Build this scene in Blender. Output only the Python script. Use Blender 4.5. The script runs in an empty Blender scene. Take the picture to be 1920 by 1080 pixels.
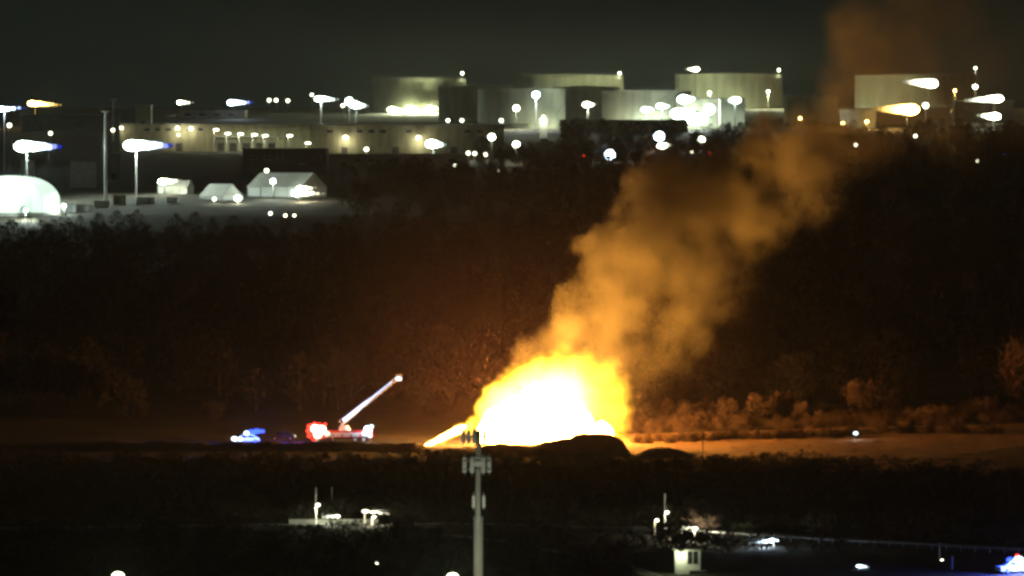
import bpy, math, random
import numpy as np
from mathutils import Vector, Matrix, noise as mnoise

sc = bpy.context.scene
COL = sc.collection
R = math.radians

# ------------------------------------------------------------------ camera, sky, moon, exposure
CAM_Z = 53.0
FPX = 10000.0                       # focal length in pixels of the 1920 px wide photograph
HOR = 300.0                         # picture row of eye level
cam_d = bpy.data.cameras.new('camera')
cam = bpy.data.objects.new('camera', cam_d)
COL.objects.link(cam)
cam_d.sensor_width = 36.0
cam_d.lens = 36.0 * FPX / 1920.0
cam_d.clip_start = 1.0
cam_d.clip_end = 20000.0
cam.location = (0, 0, CAM_Z)
cam.rotation_euler = (math.pi / 2 - math.atan((540 - HOR) / FPX), 0, 0)
sc.camera = cam

world = bpy.data.worlds.new('World')
sc.world = world
world.use_nodes = True
wt = world.node_tree
for n in list(wt.nodes):
    wt.nodes.remove(n)
w_out = wt.nodes.new('ShaderNodeOutputWorld')
w_bg = wt.nodes.new('ShaderNodeBackground')
w_sky = wt.nodes.new('ShaderNodeTexSky')
w_sky.sky_type = 'NISHITA'
w_sky.sun_disc = False
w_sky.sun_elevation = R(-4.0)
w_sky.sun_rotation = R(200.0)
w_mix = wt.nodes.new('ShaderNodeMix')
w_mix.data_type = 'RGBA'
w_mix.inputs[0].default_value = 0.9
w_mix.inputs[7].default_value = (0.070, 0.122, 0.100, 1)      # sky glow of the town at night
wt.links.new(w_sky.outputs[0], w_mix.inputs[6])
wt.links.new(w_mix.outputs[2], w_bg.inputs[0])
w_bg.inputs[1].default_value = 0.062
wt.links.new(w_bg.outputs[0], w_out.inputs[0])

sun_d = bpy.data.lights.new('moon_light', 'SUN')
sun_d.energy = 0.012
sun_d.angle = R(0.5)
sun_d.color = (0.85, 0.92, 1.0)
sun = bpy.data.objects.new('moon_light', sun_d)
COL.objects.link(sun)
sun.rotation_euler = (R(50), 0, R(-20))

sc.view_settings.view_transform = 'Standard'
sc.view_settings.look = 'None'
sc.view_settings.exposure = 0.0
sc.view_settings.gamma = 1.0
sc.view_settings.use_curve_mapping = False
sc.render.engine = 'CYCLES'
cy = sc.cycles
cy.max_bounces = 5
cy.diffuse_bounces = 2
cy.glossy_bounces = 2
cy.transmission_bounces = 2
cy.transparent_max_bounces = 16
cy.volume_bounces = 2
cy.sample_clamp_indirect = 3.0
cy.use_denoising = True
cy.volume_step_rate = 2.0
cy.volume_max_steps = 256
cy.use_light_tree = True
cy.filter_width = 3.0
cy.use_adaptive_sampling = True
cy.adaptive_threshold = 0.07
cy.adaptive_min_samples = 24

# ------------------------------------------------------------------ helpers
def px(x, y, d):
    """world point at distance d that shows at row y, column x of the photograph"""
    return Vector(((x - 960) * d / FPX, d, CAM_Z + (HOR - y) * d / FPX))

def pX(x, d):
    return (x - 960) * d / FPX

PROF_Y = [-300, 640, 1050, 1300, 1800, 1880, 2000, 2300, 2500, 2800, 3000, 3300, 3500, 3700, 4500]
PROF_Z = [0, 0, 0, 7, 22, 33, 39, 48, 55, 66, 72, 82, 87, 87, 55]

def smooth(a, b, v):
    t = min(1, max(0, (v - a) / (b - a)))
    return t * t * (3 - 2 * t)

def H(x, y):
    z = float(np.interp(y, PROF_Y, PROF_Z))
    n = mnoise.noise(Vector((x * .006, y * .004, 3.1))) * 3.0 * smooth(1080, 1250, y) * (1 - smooth(1750, 1900, y))
    n += mnoise.noise(Vector((x * .05, y * .04, 9.0))) * .25
    n += max(0.0, x - 22) * .03 * smooth(880, 930, y) * (1 - smooth(1030, 1100, y)) * (1 - smooth(110, 260, x))
    return z + n

class MB:
    def __init__(s):
        s.v = []; s.f = []
    def box(s, c, d, rz=0.0):
        cx, cy_, cz = c; a, b, h = d[0] / 2, d[1] / 2, d[2] / 2
        co, si = math.cos(rz), math.sin(rz)
        i = len(s.v)
        for dz in (-h, h):
            for dx, dy in ((-a, -b), (a, -b), (a, b), (-a, b)):
                s.v.append((cx + dx * co - dy * si, cy_ + dx * si + dy * co, cz + dz))
        for q in ((3, 2, 1, 0), (4, 5, 6, 7), (0, 1, 5, 4), (1, 2, 6, 5), (2, 3, 7, 6), (3, 0, 4, 7)):
            s.f.append(tuple(i + k for k in q))
        return s
    def tube(s, p0, p1, r0, r1=None, n=8):
        r1 = r0 if r1 is None else r1
        p0 = Vector(p0); p1 = Vector(p1); ax = (p1 - p0)
        if ax.length < 1e-6: return s
        ax.normalize()
        u = ax.orthogonal().normalized(); w = ax.cross(u)
        i = len(s.v)
        for p, r in ((p0, r0), (p1, r1)):
            for k in range(n):
                a = 2 * math.pi * k / n
                s.v.append(tuple(p + u * (r * math.cos(a)) + w * (r * math.sin(a))))
        for k in range(n):
            s.f.append((i + k, i + (k + 1) % n, i + n + (k + 1) % n, i + n + k))
        s.f.append(tuple(i + k for k in reversed(range(n))))
        s.f.append(tuple(i + n + k for k in range(n)))
        return s
    def lathe(s, prof, n=32, cx=0, cy_=0, a0=0.0, a1=2 * math.pi):
        full = abs(a1 - a0 - 2 * math.pi) < 1e-6
        m = n if full else n + 1
        i = len(s.v)
        for r, z in prof:
            for k in range(m):
                a = a0 + (a1 - a0) * k / n
                s.v.append((cx + r * math.cos(a), cy_ + r * math.sin(a), z))
        for j in range(len(prof) - 1):
            for k in range(n):
                k2 = (k + 1) % m if full else k + 1
                s.f.append((i + j * m + k, i + j * m + k2, i + (j + 1) * m + k2, i + (j + 1) * m + k))
        return s
    def poly(s, pts):
        i = len(s.v)
        s.v += [tuple(p) for p in pts]
        s.f.append(tuple(range(i, i + len(pts))))
        return s
    def prism(s, outline, y0, y1):
        """outline of (x, z) extruded along y"""
        n = len(outline); i = len(s.v)
        for y in (y0, y1):
            s.v += [(x, y, z) for x, z in outline]
        s.f.append(tuple(i + k for k in range(n)))
        s.f.append(tuple(i + n + k for k in reversed(range(n))))
        for k in range(n):
            s.f.append((i + (k + 1) % n, i + k, i + n + k, i + n + (k + 1) % n))
        return s
    def ball(s, c, r, n=8, m=5, sq=(1, 1, 1)):
        i = len(s.v)
        c = Vector(c)
        s.v.append((c.x, c.y, c.z - r * sq[2]))
        for j in range(1, m):
            ph = -math.pi / 2 + math.pi * j / m
            for k in range(n):
                a = 2 * math.pi * k / n
                s.v.append((c.x + r * sq[0] * math.cos(ph) * math.cos(a), c.y + r * sq[1] * math.cos(ph) * math.sin(a), c.z + r * sq[2] * math.sin(ph)))
        s.v.append((c.x, c.y, c.z + r * sq[2]))
        top = len(s.v) - 1
        for k in range(n):
            s.f.append((i, i + 1 + (k + 1) % n, i + 1 + k))
            s.f.append((top, top - n + k, top - n + (k + 1) % n))
        for j in range(m - 2):
            for k in range(n):
                a = i + 1 + j * n + k; b = i + 1 + j * n + (k + 1) % n
                s.f.append((a, b, b + n, a + n))
        return s
    def mesh(s, name):
        me = bpy.data.meshes.new(name)
        me.from_pydata(s.v, [], s.f)
        me.update()
        return me
    def build(s, name, mat, parent=None, smooth_=False):
        me = s.mesh(name)
        if mat: me.materials.append(mat)
        if smooth_:
            me.polygons.foreach_set('use_smooth', [True] * len(me.polygons))
        o = bpy.data.objects.new(name, me)
        COL.objects.link(o)
        if parent: o.parent = parent
        return o

def tag(o, label=None, cat=None, group=None, kind=None):
    if label: o['label'] = label
    if cat: o['category'] = cat
    if group: o['group'] = group
    if kind: o['kind'] = kind
    return o

def empty(name, loc, rz=0.0):
    e = bpy.data.objects.new(name, None)
    COL.objects.link(e)
    e.location = loc; e.rotation_euler = (0, 0, rz)
    return e

def copy_tree(o, parent=None):
    c = o.copy(); COL.objects.link(c); c.parent = parent
    for ch in [k for k in o.children]:
        copy_tree(ch, c)
    return c

# ------------------------------------------------------------------ materials
def mat(name, col, col2=None, rough=.8, scale=1.0, metal=0.0, bump=0.0, stretch=None, detail=5):
    m = bpy.data.materials.new(name); m.use_nodes = True
    t = m.node_tree; b = t.nodes['Principled BSDF']
    b.inputs['Roughness'].default_value = rough
    b.inputs['Metallic'].default_value = metal
    b.inputs['Specular IOR Level'].default_value = .25
    c2 = col2 or tuple(k * .7 for k in col)
    tc = t.nodes.new('ShaderNodeTexCoord'); mp = t.nodes.new('ShaderNodeMapping')
    if stretch: mp.inputs['Scale'].default_value = stretch
    n = t.nodes.new('ShaderNodeTexNoise'); n.inputs['Scale'].default_value = scale
    n.inputs['Detail'].default_value = detail
    r = t.nodes.new('ShaderNodeValToRGB')
    r.color_ramp.elements[0].position = .32; r.color_ramp.elements[1].position = .68
    r.color_ramp.elements[0].color = (*c2, 1); r.color_ramp.elements[1].color = (*col, 1)
    t.links.new(tc.outputs['Object'], mp.inputs[0]); t.links.new(mp.outputs[0], n.inputs['Vector'])
    t.links.new(n.outputs[0], r.inputs[0]); t.links.new(r.outputs[0], b.inputs['Base Color'])
    if bump:
        bp = t.nodes.new('ShaderNodeBump'); bp.inputs['Strength'].default_value = bump
        t.links.new(n.outputs[0], bp.inputs['Height']); t.links.new(bp.outputs[0], b.inputs['Normal'])
    return m

def glow(name, col, strength):
    m = bpy.data.materials.new(name); m.use_nodes = True
    t = m.node_tree
    for n in list(t.nodes): t.nodes.remove(n)
    o = t.nodes.new('ShaderNodeOutputMaterial'); e = t.nodes.new('ShaderNodeEmission')
    e.inputs[0].default_value = (*col, 1); e.inputs[1].default_value = strength
    t.links.new(e.outputs[0], o.inputs[0])
    return m

_glow = {}
LAMP = 1.0
COLORS = {'cool': (.80, 1.0, .88), 'white': (.94, 1.0, .70), 'warm': (1, .95, .64), 'amber': (1, .62, .16),
          'green': (.90, 1, .58), 'red': (1, .035, .02), 'blue': (.03, .07, 1.0), 'off': (.02, .03, .10), 'icy': (.66, .84, 1.0)}
def lens_mat(tone, level, tone2=None, f=0.0):
    """glowing lens; tone2 and f blend towards a second colour"""
    c = COLORS[tone]
    if tone2: c = tuple(a + (b - a) * f for a, b in zip(c, COLORS[tone2]))
    k = (tuple(round(q, 3) for q in c), round(level, 2))
    if k not in _glow:
        _glow[k] = glow('lens_%s_%d' % (tone, len(_glow)), c, level)
        _glow[k].cycles.emission_sampling = 'NONE'
    return _glow[k]

def lamp_light(parent, loc, tone, intensity, radius=.3):
    """the light a lamp throws, radiant intensity in W/sr"""
    l = bpy.data.lights.new('lamp_light', 'POINT')
    l.energy = intensity * LAMP * 4 * math.pi ** 2
    l.color = COLORS[tone]; l.shadow_soft_size = radius
    o = bpy.data.objects.new('lamp_light', l); COL.objects.link(o); o.location = loc
    if parent: o.parent = parent
    return o

M = dict(
    ground=mat('ground_soil', (.075, .062, .045), (.035, .032, .024), .95, .08, bump=.2),
    berm=mat('bare_earth', (.10, .07, .05), (.05, .038, .03), .95, .35, bump=.5),
    asphalt=mat('asphalt', (.06, .06, .06), (.04, .04, .042), .85, .6),
    concrete=mat('concrete', (.34, .33, .30), (.24, .23, .21), .85, .4),
    paint=mat('road_paint', (.75, .74, .70), (.55, .54, .5), .6, 2),
    steel=mat('galvanised_steel', (.45, .46, .46), (.34, .35, .36), .5, 1.5, metal=.3),
    pole=mat('mast_steel', (.58, .54, .50), (.36, .33, .31), .6, .9, stretch=(3, 3, .4)),
    mast=mat('shade_dark_mast', (.11, .11, .10), (.07, .07, .065), .8, 1.5),  # night shade put into the pole colour so the masts vanish
    dark=mat('dark_steel', (.05, .05, .055), (.03, .03, .032), .6, 2),
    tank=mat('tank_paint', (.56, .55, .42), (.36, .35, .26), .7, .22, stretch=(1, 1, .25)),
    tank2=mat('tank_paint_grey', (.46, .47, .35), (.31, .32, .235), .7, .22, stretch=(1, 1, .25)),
    tankroof=mat('tank_roof', (.40, .40, .36), (.3, .3, .27), .7, .1),
    cladding=mat('wall_cladding', (.33, .31, .20), (.20, .185, .12), .75, .22, stretch=(2, 2, .5)),
    cladding2=mat('brown_wall', (.22, .17, .13), (.15, .12, .10), .8, .15),
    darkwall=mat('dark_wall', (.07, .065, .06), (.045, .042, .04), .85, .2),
    roof=mat('roof_sheet', (.28, .28, .25), (.2, .2, .18), .7, .3),
    fabric=mat('white_fabric', (.78, .80, .76), (.70, .72, .69), .7, .5),
    tent=mat('tent_canvas', (.62, .60, .54), (.52, .50, .45), .75, .4),
    glass=mat('window_glass', (.03, .035, .04), (.02, .022, .025), .12, 1),
    red=mat('fire_engine_red', (.42, .03, .025), (.33, .022, .02), .35, 1),
    white=mat('white_paint', (.75, .75, .73), (.65, .65, .63), .4, 1),
    tyre=mat('tyre_rubber', (.02, .02, .02), (.014, .014, .014), .9, 6),
    bark=mat('bare_bark', (.15, .105, .075), (.09, .065, .048), .9, 2.0, bump=.3),
    twig=mat('twigs', (.13, .085, .06), (.07, .046, .034), .95, .6),
    scrub=mat('scrub_twigs', (.062, .060, .046), (.036, .035, .027), .95, .4),
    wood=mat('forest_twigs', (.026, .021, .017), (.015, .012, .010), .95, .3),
    leaf=mat('evergreen_leaf', (.085, .11, .06), (.05, .075, .04), .85, .8),
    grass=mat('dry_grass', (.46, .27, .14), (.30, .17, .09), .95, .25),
)

# ------------------------------------------------------------------ ground
ys = np.concatenate([np.linspace(-300, 600, 10), np.linspace(630, 1100, 95), np.linspace(1115, 2000, 60), np.linspace(2030, 4500, 70)])
xs = np.concatenate([np.linspace(-900, -160, 20), np.linspace(-150, 150, 76), np.linspace(160, 900, 20)])
gv = [(float(x), float(y), H(x, y)) for y in ys for x in xs]
nx = len(xs)
gf = [(j * nx + i, j * nx + i + 1, (j + 1) * nx + i + 1, (j + 1) * nx + i) for j in range(len(ys) - 1) for i in range(nx - 1)]
g = MB(); g.v = gv; g.f = gf
tag(g.build('ground', M['ground'], smooth_=True), kind='structure')

def sheet(name, left, right, z, m, kind='structure'):
    """strip between two polylines, laid z above the ground"""
    b = MB()
    for (x0, y0), (x1, y1) in zip(left, right):
        for k in range(5):
            t = k / 4
            x = x0 + (x1 - x0) * t; y = y0 + (y1 - y0) * t
            b.v.append((x, y, H(x, y) + z))
    for i in range(len(left) - 1):
        for k in range(4):
            a = i * 5 + k
            b.f.append((a, a + 1, a + 6, a + 5))
    return tag(b.build(name, m), kind=kind)

def ribbon(ctrl, w0, w1, z, name, m, n=60):
    """sheet along a path of (x, y), from offset w0 to w1 across it"""
    t = np.linspace(0, 1, len(ctrl)); s = np.linspace(0, 1, n)
    X = np.interp(s, t, [c[0] for c in ctrl]); Y = np.interp(s, t, [c[1] for c in ctrl])
    ker = np.ones(9) / 9
    Xp = np.convolve(np.pad(X, 4, mode='reflect', reflect_type='odd'), ker, 'valid')
    Yp = np.convolve(np.pad(Y, 4, mode='reflect', reflect_type='odd'), ker, 'valid')
    dx = np.gradient(Xp); dy = np.gradient(Yp); L = np.hypot(dx, dy); nxv, nyv = -dy / L, dx / L
    return sheet(name, [(Xp[i] + nxv[i] * w0, Yp[i] + nyv[i] * w0) for i in range(n)],
                 [(Xp[i] + nxv[i] * w1, Yp[i] + nyv[i] * w1) for i in range(n)], z, m)

ROAD = [(-95, 752), (-60, 764), (-30, 769), (0, 770), (25, 757), (50, 735), (95, 700)]
ribbon(ROAD, -3.6, 3.6, .03, 'road', M['asphalt'])
ribbon(ROAD, 3.6, 3.85, .15, 'kerb', M['concrete'])
ribbon(ROAD, 3.9, 5.8, .14, 'pavement', M['concrete'])
ribbon(ROAD, -.10, .10, .036, 'road_marking', M['paint'])
ribbon(ROAD, 3.2, 3.35, .036, 'road_marking', M['paint'])
ribbon([(-10, 752), (0, 738), (8, 716), (15, 694), (20, 670)], -1.3, 1.3, .03, 'path', M['concrete'])
# dry field lit by the fire, and the gravel yard where the engines stand
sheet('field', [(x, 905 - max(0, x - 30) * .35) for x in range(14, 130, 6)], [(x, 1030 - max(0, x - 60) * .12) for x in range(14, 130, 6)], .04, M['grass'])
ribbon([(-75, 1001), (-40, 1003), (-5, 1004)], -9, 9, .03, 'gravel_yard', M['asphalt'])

def berm(name, crest, half, label):
    """long heap of earth, crest = [(x, y, height)]"""
    b = MB(); m = 13; N = 150
    t = np.linspace(0, 1, len(crest)); s = np.linspace(0, 1, N)
    cx = np.interp(s, t, [c[0] for c in crest]); cyy = np.interp(s, t, [c[1] for c in crest]); ch = np.interp(s, t, [c[2] for c in crest])
    for i in range(N):
        for k in range(m):
            u = -1 + 2 * k / (m - 1)
            y = cyy[i] + u * half
            hgt = ch[i] * (math.cos(u * math.pi) * .5 + .5) ** .8
            hgt += (mnoise.noise(Vector((cx[i] * .35, y * .35, 1.7))) * .6 + mnoise.noise(Vector((cx[i] * 1.1, y * .9, 5.7))) * .32) * (1 - abs(u)) * min(1, ch[i] * .6)
            b.v.append((cx[i], y, H(cx[i], y) - .3 + hgt))
    for i in range(N - 1):
        for k in range(m - 1):
            a = i * m + k
            b.f.append((a, a + m, a + m + 1, a + 1))
    return tag(b.build(name, M['berm'], smooth_=True), label, 'earth heap', kind='thing')

berm('earth_berm', [(-14, 962, 1.3), (-7, 962, 1.5), (-2, 962, 1.9), (4, 962, 2.2), (9, 961, 3.2), (13, 961, 4.1), (17.5, 961, 4.0), (20, 960, 2.8), (21.5, 960, .4)], 13, 'long dark earth berm standing in front of the flames')
berm('earth_mound', [(21.6, 952, .1), (23.5, 952, 1.5), (26, 952, 2.0), (28.5, 952, 1.8), (31, 952, .9), (34, 952, .1)], 8, 'small dark earth mound right of the long berm')
berm('earth_bank', [(-110, 976, 1.3), (-70, 977, 1.6), (-45, 976, 1.5), (-30, 975, 1.7), (-18, 974, 1.5), (-11, 973, .3)], 9, 'low dark bank in front of the emergency vehicles')

# ------------------------------------------------------------------ trees and scrub
def tree_data(seed, h, spread, twigs, tw=.05, levels=4):
    rnd = random.Random(seed)
    tr = MB(); ends = []
    def limb(p, d, L, r, lv):
        segs = 3
        for i in range(segs):
            d = (d + Vector((rnd.uniform(-.22, .22), rnd.uniform(-.22, .22), rnd.uniform(-.05, .16)))).normalized()
            q = p + d * (L / segs)
            tr.tube(p, q, r * (1 - .22 * i), r * (1 - .22 * (i + 1)), 6 if lv == 0 else 4)
            p = q
            if lv > 0: ends.append((p.copy(), d.copy(), L))
            if lv < levels:
                for _ in range(2 if lv == 0 else 1):
                    a = rnd.uniform(0, 2 * math.pi); s = spread * rnd.uniform(.55, 1.1)
                    nd = (d + Vector((math.cos(a) * s, math.sin(a) * s, rnd.uniform(-.1, .35)))).normalized()
                    limb(p.copy(), nd, L * rnd.uniform(.6, .85), r * .48, lv + 1)
    limb(Vector((0, 0, -.3)), Vector((0, 0, 1)), h * .34, h * .022, 0)
    cr = MB()
    for k in range(twigs):
        p, d, L = ends[rnd.randrange(len(ends))]
        q = p + Vector((rnd.gauss(0, 1), rnd.gauss(0, 1), rnd.gauss(.1, .8))) * h * .075
        dd = (d + Vector((rnd.gauss(0, .7), rnd.gauss(0, .7), rnd.gauss(.3, .5)))).normalized()
        l = h * rnd.uniform(.06, .13)
        u = dd.orthogonal().normalized()
        u = (Matrix.Rotation(rnd.uniform(0, 6.28), 3, dd) @ u) * (h * tw * rnd.uniform(.09, .22))
        cr.poly([q - u, q + u, q + dd * l])
    return tr, cr

def make_tree_proto(seed, h, spread, twigs, m_tr, m_cr, tw=.05):
    tr, cr = tree_data(seed, h, spread, twigs, tw)
    k = h / max(q[2] for q in cr.v)
    for b in (tr, cr): b.v = [(q[0] * k, q[1] * k, q[2] * k) for q in b.v]
    a = tr.mesh('trunk'); a.materials.append(m_tr)
    b = cr.mesh('crown'); b.materials.append(m_cr)
    return a, b

PROTO = [make_tree_proto(11, 8, .75, 2600, M['bark'], M['twig'], .10), make_tree_proto(23, 8, .6, 2600, M['bark'], M['twig'], .10),
         make_tree_proto(37, 8, .95, 2800, M['bark'], M['twig'], .10)]

def place_tree(name, proto, x, y, h, label, group=None, wide=1.0, rz=0.0, cat='tree', z=None):
    e = empty(name, (x, y, H(x, y) if z is None else z), rz)
    k = h / 8
    e.scale = (k * wide, k * wide, k)
    for nm, me in zip(('trunk', 'crown'), proto):
        o = bpy.data.objects.new(nm, me); COL.objects.link(o); o.parent = e
    return tag(e, label, cat, group)

TG = 'bare trees beyond the lit field'
place_tree('bare_tree', PROTO[0], pX(1362, 1050), 1050, 6.6, 'narrow bare tree nearest the smoke, behind the lit hedge', TG, .8, .4)
place_tree('bare_tree', PROTO[1], pX(1432, 1048), 1048, 7.2, 'bushy bare tree in the middle of the orange-lit group', TG, 1.25, 1.1)
place_tree('bare_tree', PROTO[2], pX(1462, 1056), 1056, 7.4, 'broad bare tree just right of the middle of the lit group', TG, 1.0, 2.0)
place_tree('bare_tree', PROTO[0], pX(1506, 1046), 1046, 5.4, 'short bare tree at the right end of the hedge', TG, .8, 3.0)
place_tree('bare_tree', PROTO[2], pX(1622, 1062), 1062, 9.2, 'largest bare tree, above the white lamp in the field', TG, 1.2, .2)
place_tree('bare_tree', PROTO[1], pX(1585, 1070), 1070, 7.2, 'dim bare tree left of the largest one', TG, 1.0, 5.0)
place_tree('bare_tree', PROTO[1], pX(1668, 1075), 1075, 6.6, 'dim bare tree right of the largest one', TG, 1.0, 4.1)
place_tree('bare_tree', PROTO[2], pX(1900, 1085), 1085, 17, 'very tall faint bare tree at the right edge of the picture', TG, .8, 1.7)
place_tree('bare_tree', PROTO[0], pX(1286, 1052), 1052, 5.0, 'small bare tree half lost in the smoke', TG, .9, 2.4)
LG = 'faintly lit trees on the left'
DIM = [make_tree_proto(51, 8, .8, 2200, M['wood'], M['wood'], .12), make_tree_proto(57, 8, .7, 2200, M['wood'], M['wood'], .12)]
for i, (xx, dd, hh, w, lb) in enumerate([
        (20, 1120, 12, 1.2, 'faint tall bare tree at the left edge of the picture'),
        (75, 1115, 12, 1.2, 'second faint bare tree from the left edge'),
        (130, 1110, 12.5, 1.2, 'third faint bare tree from the left edge'),
        (185, 1100, 11.5, 1.2, 'fourth faint bare tree from the left edge'),
        (235, 1085, 9.5, 1.1, 'fifth faint bare tree from the left, left of the blue-lit car'),
        (262, 1065, 6, 1.1, 'low bare tree nearest the blue-lit car'),
        (400, 1060, 5.5, .9, 'small bare tree just behind the blue-lit car')]):
    place_tree('bare_tree', DIM[i % 2], pX(xx, dd), dd, hh, lb, LG, w * 1.1, i * 1.3)

def shrub_mesh(seed, n, leafy=False, m=None, size=1.0, rad=1.0):
    rnd = random.Random(seed); b = MB()
    for k in range(9):
        a = rnd.uniform(0, 6.28); s = rnd.uniform(.1, .7) * rad
        b.tube((rnd.uniform(-.1, .1), rnd.uniform(-.1, .1), -.1), (math.cos(a) * s, math.sin(a) * s, rnd.uniform(.6, 1.0)), .03, .008, 4)
    stems = b
    c = MB()
    for k in range(n):
        v3 = Vector((rnd.gauss(0, 1), rnd.gauss(0, 1), abs(rnd.gauss(0, 1)) - .15)).normalized()
        u = rnd.random() ** .4 * (.72 + .5 * mnoise.noise(v3 * 1.8 + Vector((seed, 0, 0))) + .15 * rnd.random())
        p = Vector((v3.x * u * rad, v3.y * u * rad, max(.02, v3.z * u * 1.05)))
        d = (Vector((p.x, p.y, .5)) + Vector((rnd.gauss(0, .5), rnd.gauss(0, .5), rnd.gauss(.2, .4)))).normalized()
        uu = d.orthogonal().normalized(); uu = Matrix.Rotation(rnd.uniform(0, 6.28), 3, d) @ uu
        l = rnd.uniform(.10, .22) * size; w = (.045 if leafy else .018) * size * rnd.uniform(.7, 1.3)
        if leafy: c.poly([p, p + d * l * .5 + uu * w, p + d * l, p + d * l * .5 - uu * w])
        else: c.poly([p - uu * w, p + uu * w, p + d * l])
    A = stems.mesh('stems'); A.materials.append(M['bark'])
    B = c.mesh('foliage'); B.materials.append(m)
    return A, B

SH = [shrub_mesh(s, 900, False, M['twig'], 1.3) for s in (3, 5, 8)]
def place_shrub(name, proto, x, y, r, h, label, group=None, rz=0.0, cat='shrub'):
    e = empty(name, (x, y, H(x, y)), rz); e.scale = (r, r, h)
    for nm, me in zip(('stems', 'foliage'), proto):
        o = bpy.data.objects.new(nm, me); COL.objects.link(o); o.parent = e
    return tag(e, label, cat, group)

ordn = ['first', 'second', 'third', 'fourth', 'fifth', 'sixth', 'seventh', 'eighth', 'ninth', 'tenth', 'eleventh', 'twelfth', 'thirteenth', 'fourteenth', 'fifteenth', 'sixteenth', 'seventeenth', 'eighteenth', 'nineteenth', 'twentieth']
rnd = random.Random(4)
hx = [1196, 1214, 1236, 1256, 1278, 1297, 1316, 1338, 1356, 1377, 1399, 1420, 1441, 1462, 1480, 1501, 1521, 1552, 1573, 1596]
for i, xx in enumerate(hx):
    d = 997 + rnd.uniform(-3, 5)
    place_shrub('hedge_shrub', SH[i % 3], pX(xx, d), d, rnd.uniform(1.4, 2.0), rnd.uniform(1.7, 2.7),
                'orange-lit bare shrub, %s along the hedge counted from the smoke' % ordn[i], 'shrubs in the hedge behind the lit field', rnd.uniform(0, 6))
for i, (xx, d, r, h, lb) in enumerate([(1650, 1010, 2.2, 2.6, 'dim red-lit shrub right of the white field lamp'), (1700, 1003, 2.6, 3.0, 'wide dim shrub on the red-lit slope'),
        (1742, 1000, 1.6, 3.4, 'tallest dark shrub standing on the red-lit slope'), (1800, 996, 2.6, 2.8, 'second shrub from the right edge on the red-lit slope'),
        (1862, 990, 2.6, 2.6, 'shrub nearest the right edge on the red-lit slope')]):
    place_shrub('slope_shrub', SH[i % 3], pX(xx, d), d, r, h, lb, 'shrubs on the red-lit slope', i)

def scatter(name, tmpl_v, tmpl_f, pts, m, label, cat):
    """one object out of many copies of a template: pts = [(x, y, z, scale, height scale, angle)]"""
    tv = np.array(tmpl_v); tf = np.array(tmpl_f); n = len(tv)
    V = []; F = []
    for i, (x, y, z, s, hs, a) in enumerate(pts):
        c, sn = math.cos(a), math.sin(a)
        w = np.empty_like(tv)
        w[:, 0] = (tv[:, 0] * c - tv[:, 1] * sn) * s + x
        w[:, 1] = (tv[:, 0] * sn + tv[:, 1] * c) * s + y
        w[:, 2] = tv[:, 2] * hs + z
        V.append(w); F.append(tf + i * n)
    V = np.concatenate(V); F = np.concatenate(F)
    me = bpy.data.meshes.new(name)
    me.vertices.add(len(V)); me.vertices.foreach_set('co', V.ravel().astype(np.float32))
    me.loops.add(F.size); me.loops.foreach_set('vertex_index', F.ravel().astype(np.int32))
    me.polygons.add(len(F)); me.polygons.foreach_set('loop_start', np.arange(0, F.size, 3, dtype=np.int32))
    me.update(); me.validate()
    me.materials.append(m)
    o = bpy.data.objects.new(name, me); COL.objects.link(o)
    return tag(o, label, cat, kind='stuff')

def tri_template(seed, n, rad, w, l, base=.15):
    rnd = random.Random(seed); v = []; f = []
    for k in range(n):
        a = rnd.uniform(0, 6.28); t = rnd.uniform(base, 1)
        rr = rad * math.sin(math.pi * min(1, (t - base) / (1 - base) * .85 + .12)) * rnd.random() ** .5
        p = Vector((math.cos(a) * rr, math.sin(a) * rr, t))
        d = Vector((math.cos(a) * .6 + rnd.gauss(0, .4), math.sin(a) * .6 + rnd.gauss(0, .4), rnd.gauss(.7, .4))).normalized()
        u = Matrix.Rotation(rnd.uniform(0, 6.28), 3, d) @ d.orthogonal().normalized() * w
        i = len(v); v += [tuple(p - u), tuple(p + u), tuple(p + d * l)]; f.append((i, i + 1, i + 2))
    # stem
    i = len(v)
    for z, r in ((-.05, .022), (.8, .006)):
        for k in range(3):
            v.append((math.cos(k * 2.094) * r, math.sin(k * 2.094) * r, z))
    for k in range(3):
        k2 = (k + 1) % 3
        f += [(i + k, i + k2, i + 3 + k2), (i + k, i + 3 + k2, i + 3 + k)]
    return v, f

rnd = random.Random(7)
tv, tf = tri_template(1, 300, .36, .012, .13)
pts = []
while len(pts) < 2600:
    d = 1085 + (2780 - 1085) * rnd.random() ** .9
    xx = rnd.uniform(-60, 1980)
    front = 1090 if xx > 420 else 1125
    lim = 1860 if xx < 620 else (2150 if xx < 900 else (2500 if xx < 1050 else 2780))
    if xx < 640 and d > 1850: continue
    if d < front or d > lim: continue
    x = pX(xx, d)
    h = rnd.uniform(8, 12.5)
    if xx < 640 and d > 1760: h *= .75
    if d > 2100: h *= .8
    pts.append((x, d, H(x, d), h * rnd.uniform(.8, 1.2), h, rnd.uniform(0, 6.28)))
scatter('hillside_forest', tv, tf, pts, M['wood'], 'dark bare woodland covering the hillside behind the fire', 'woodland')

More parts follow.
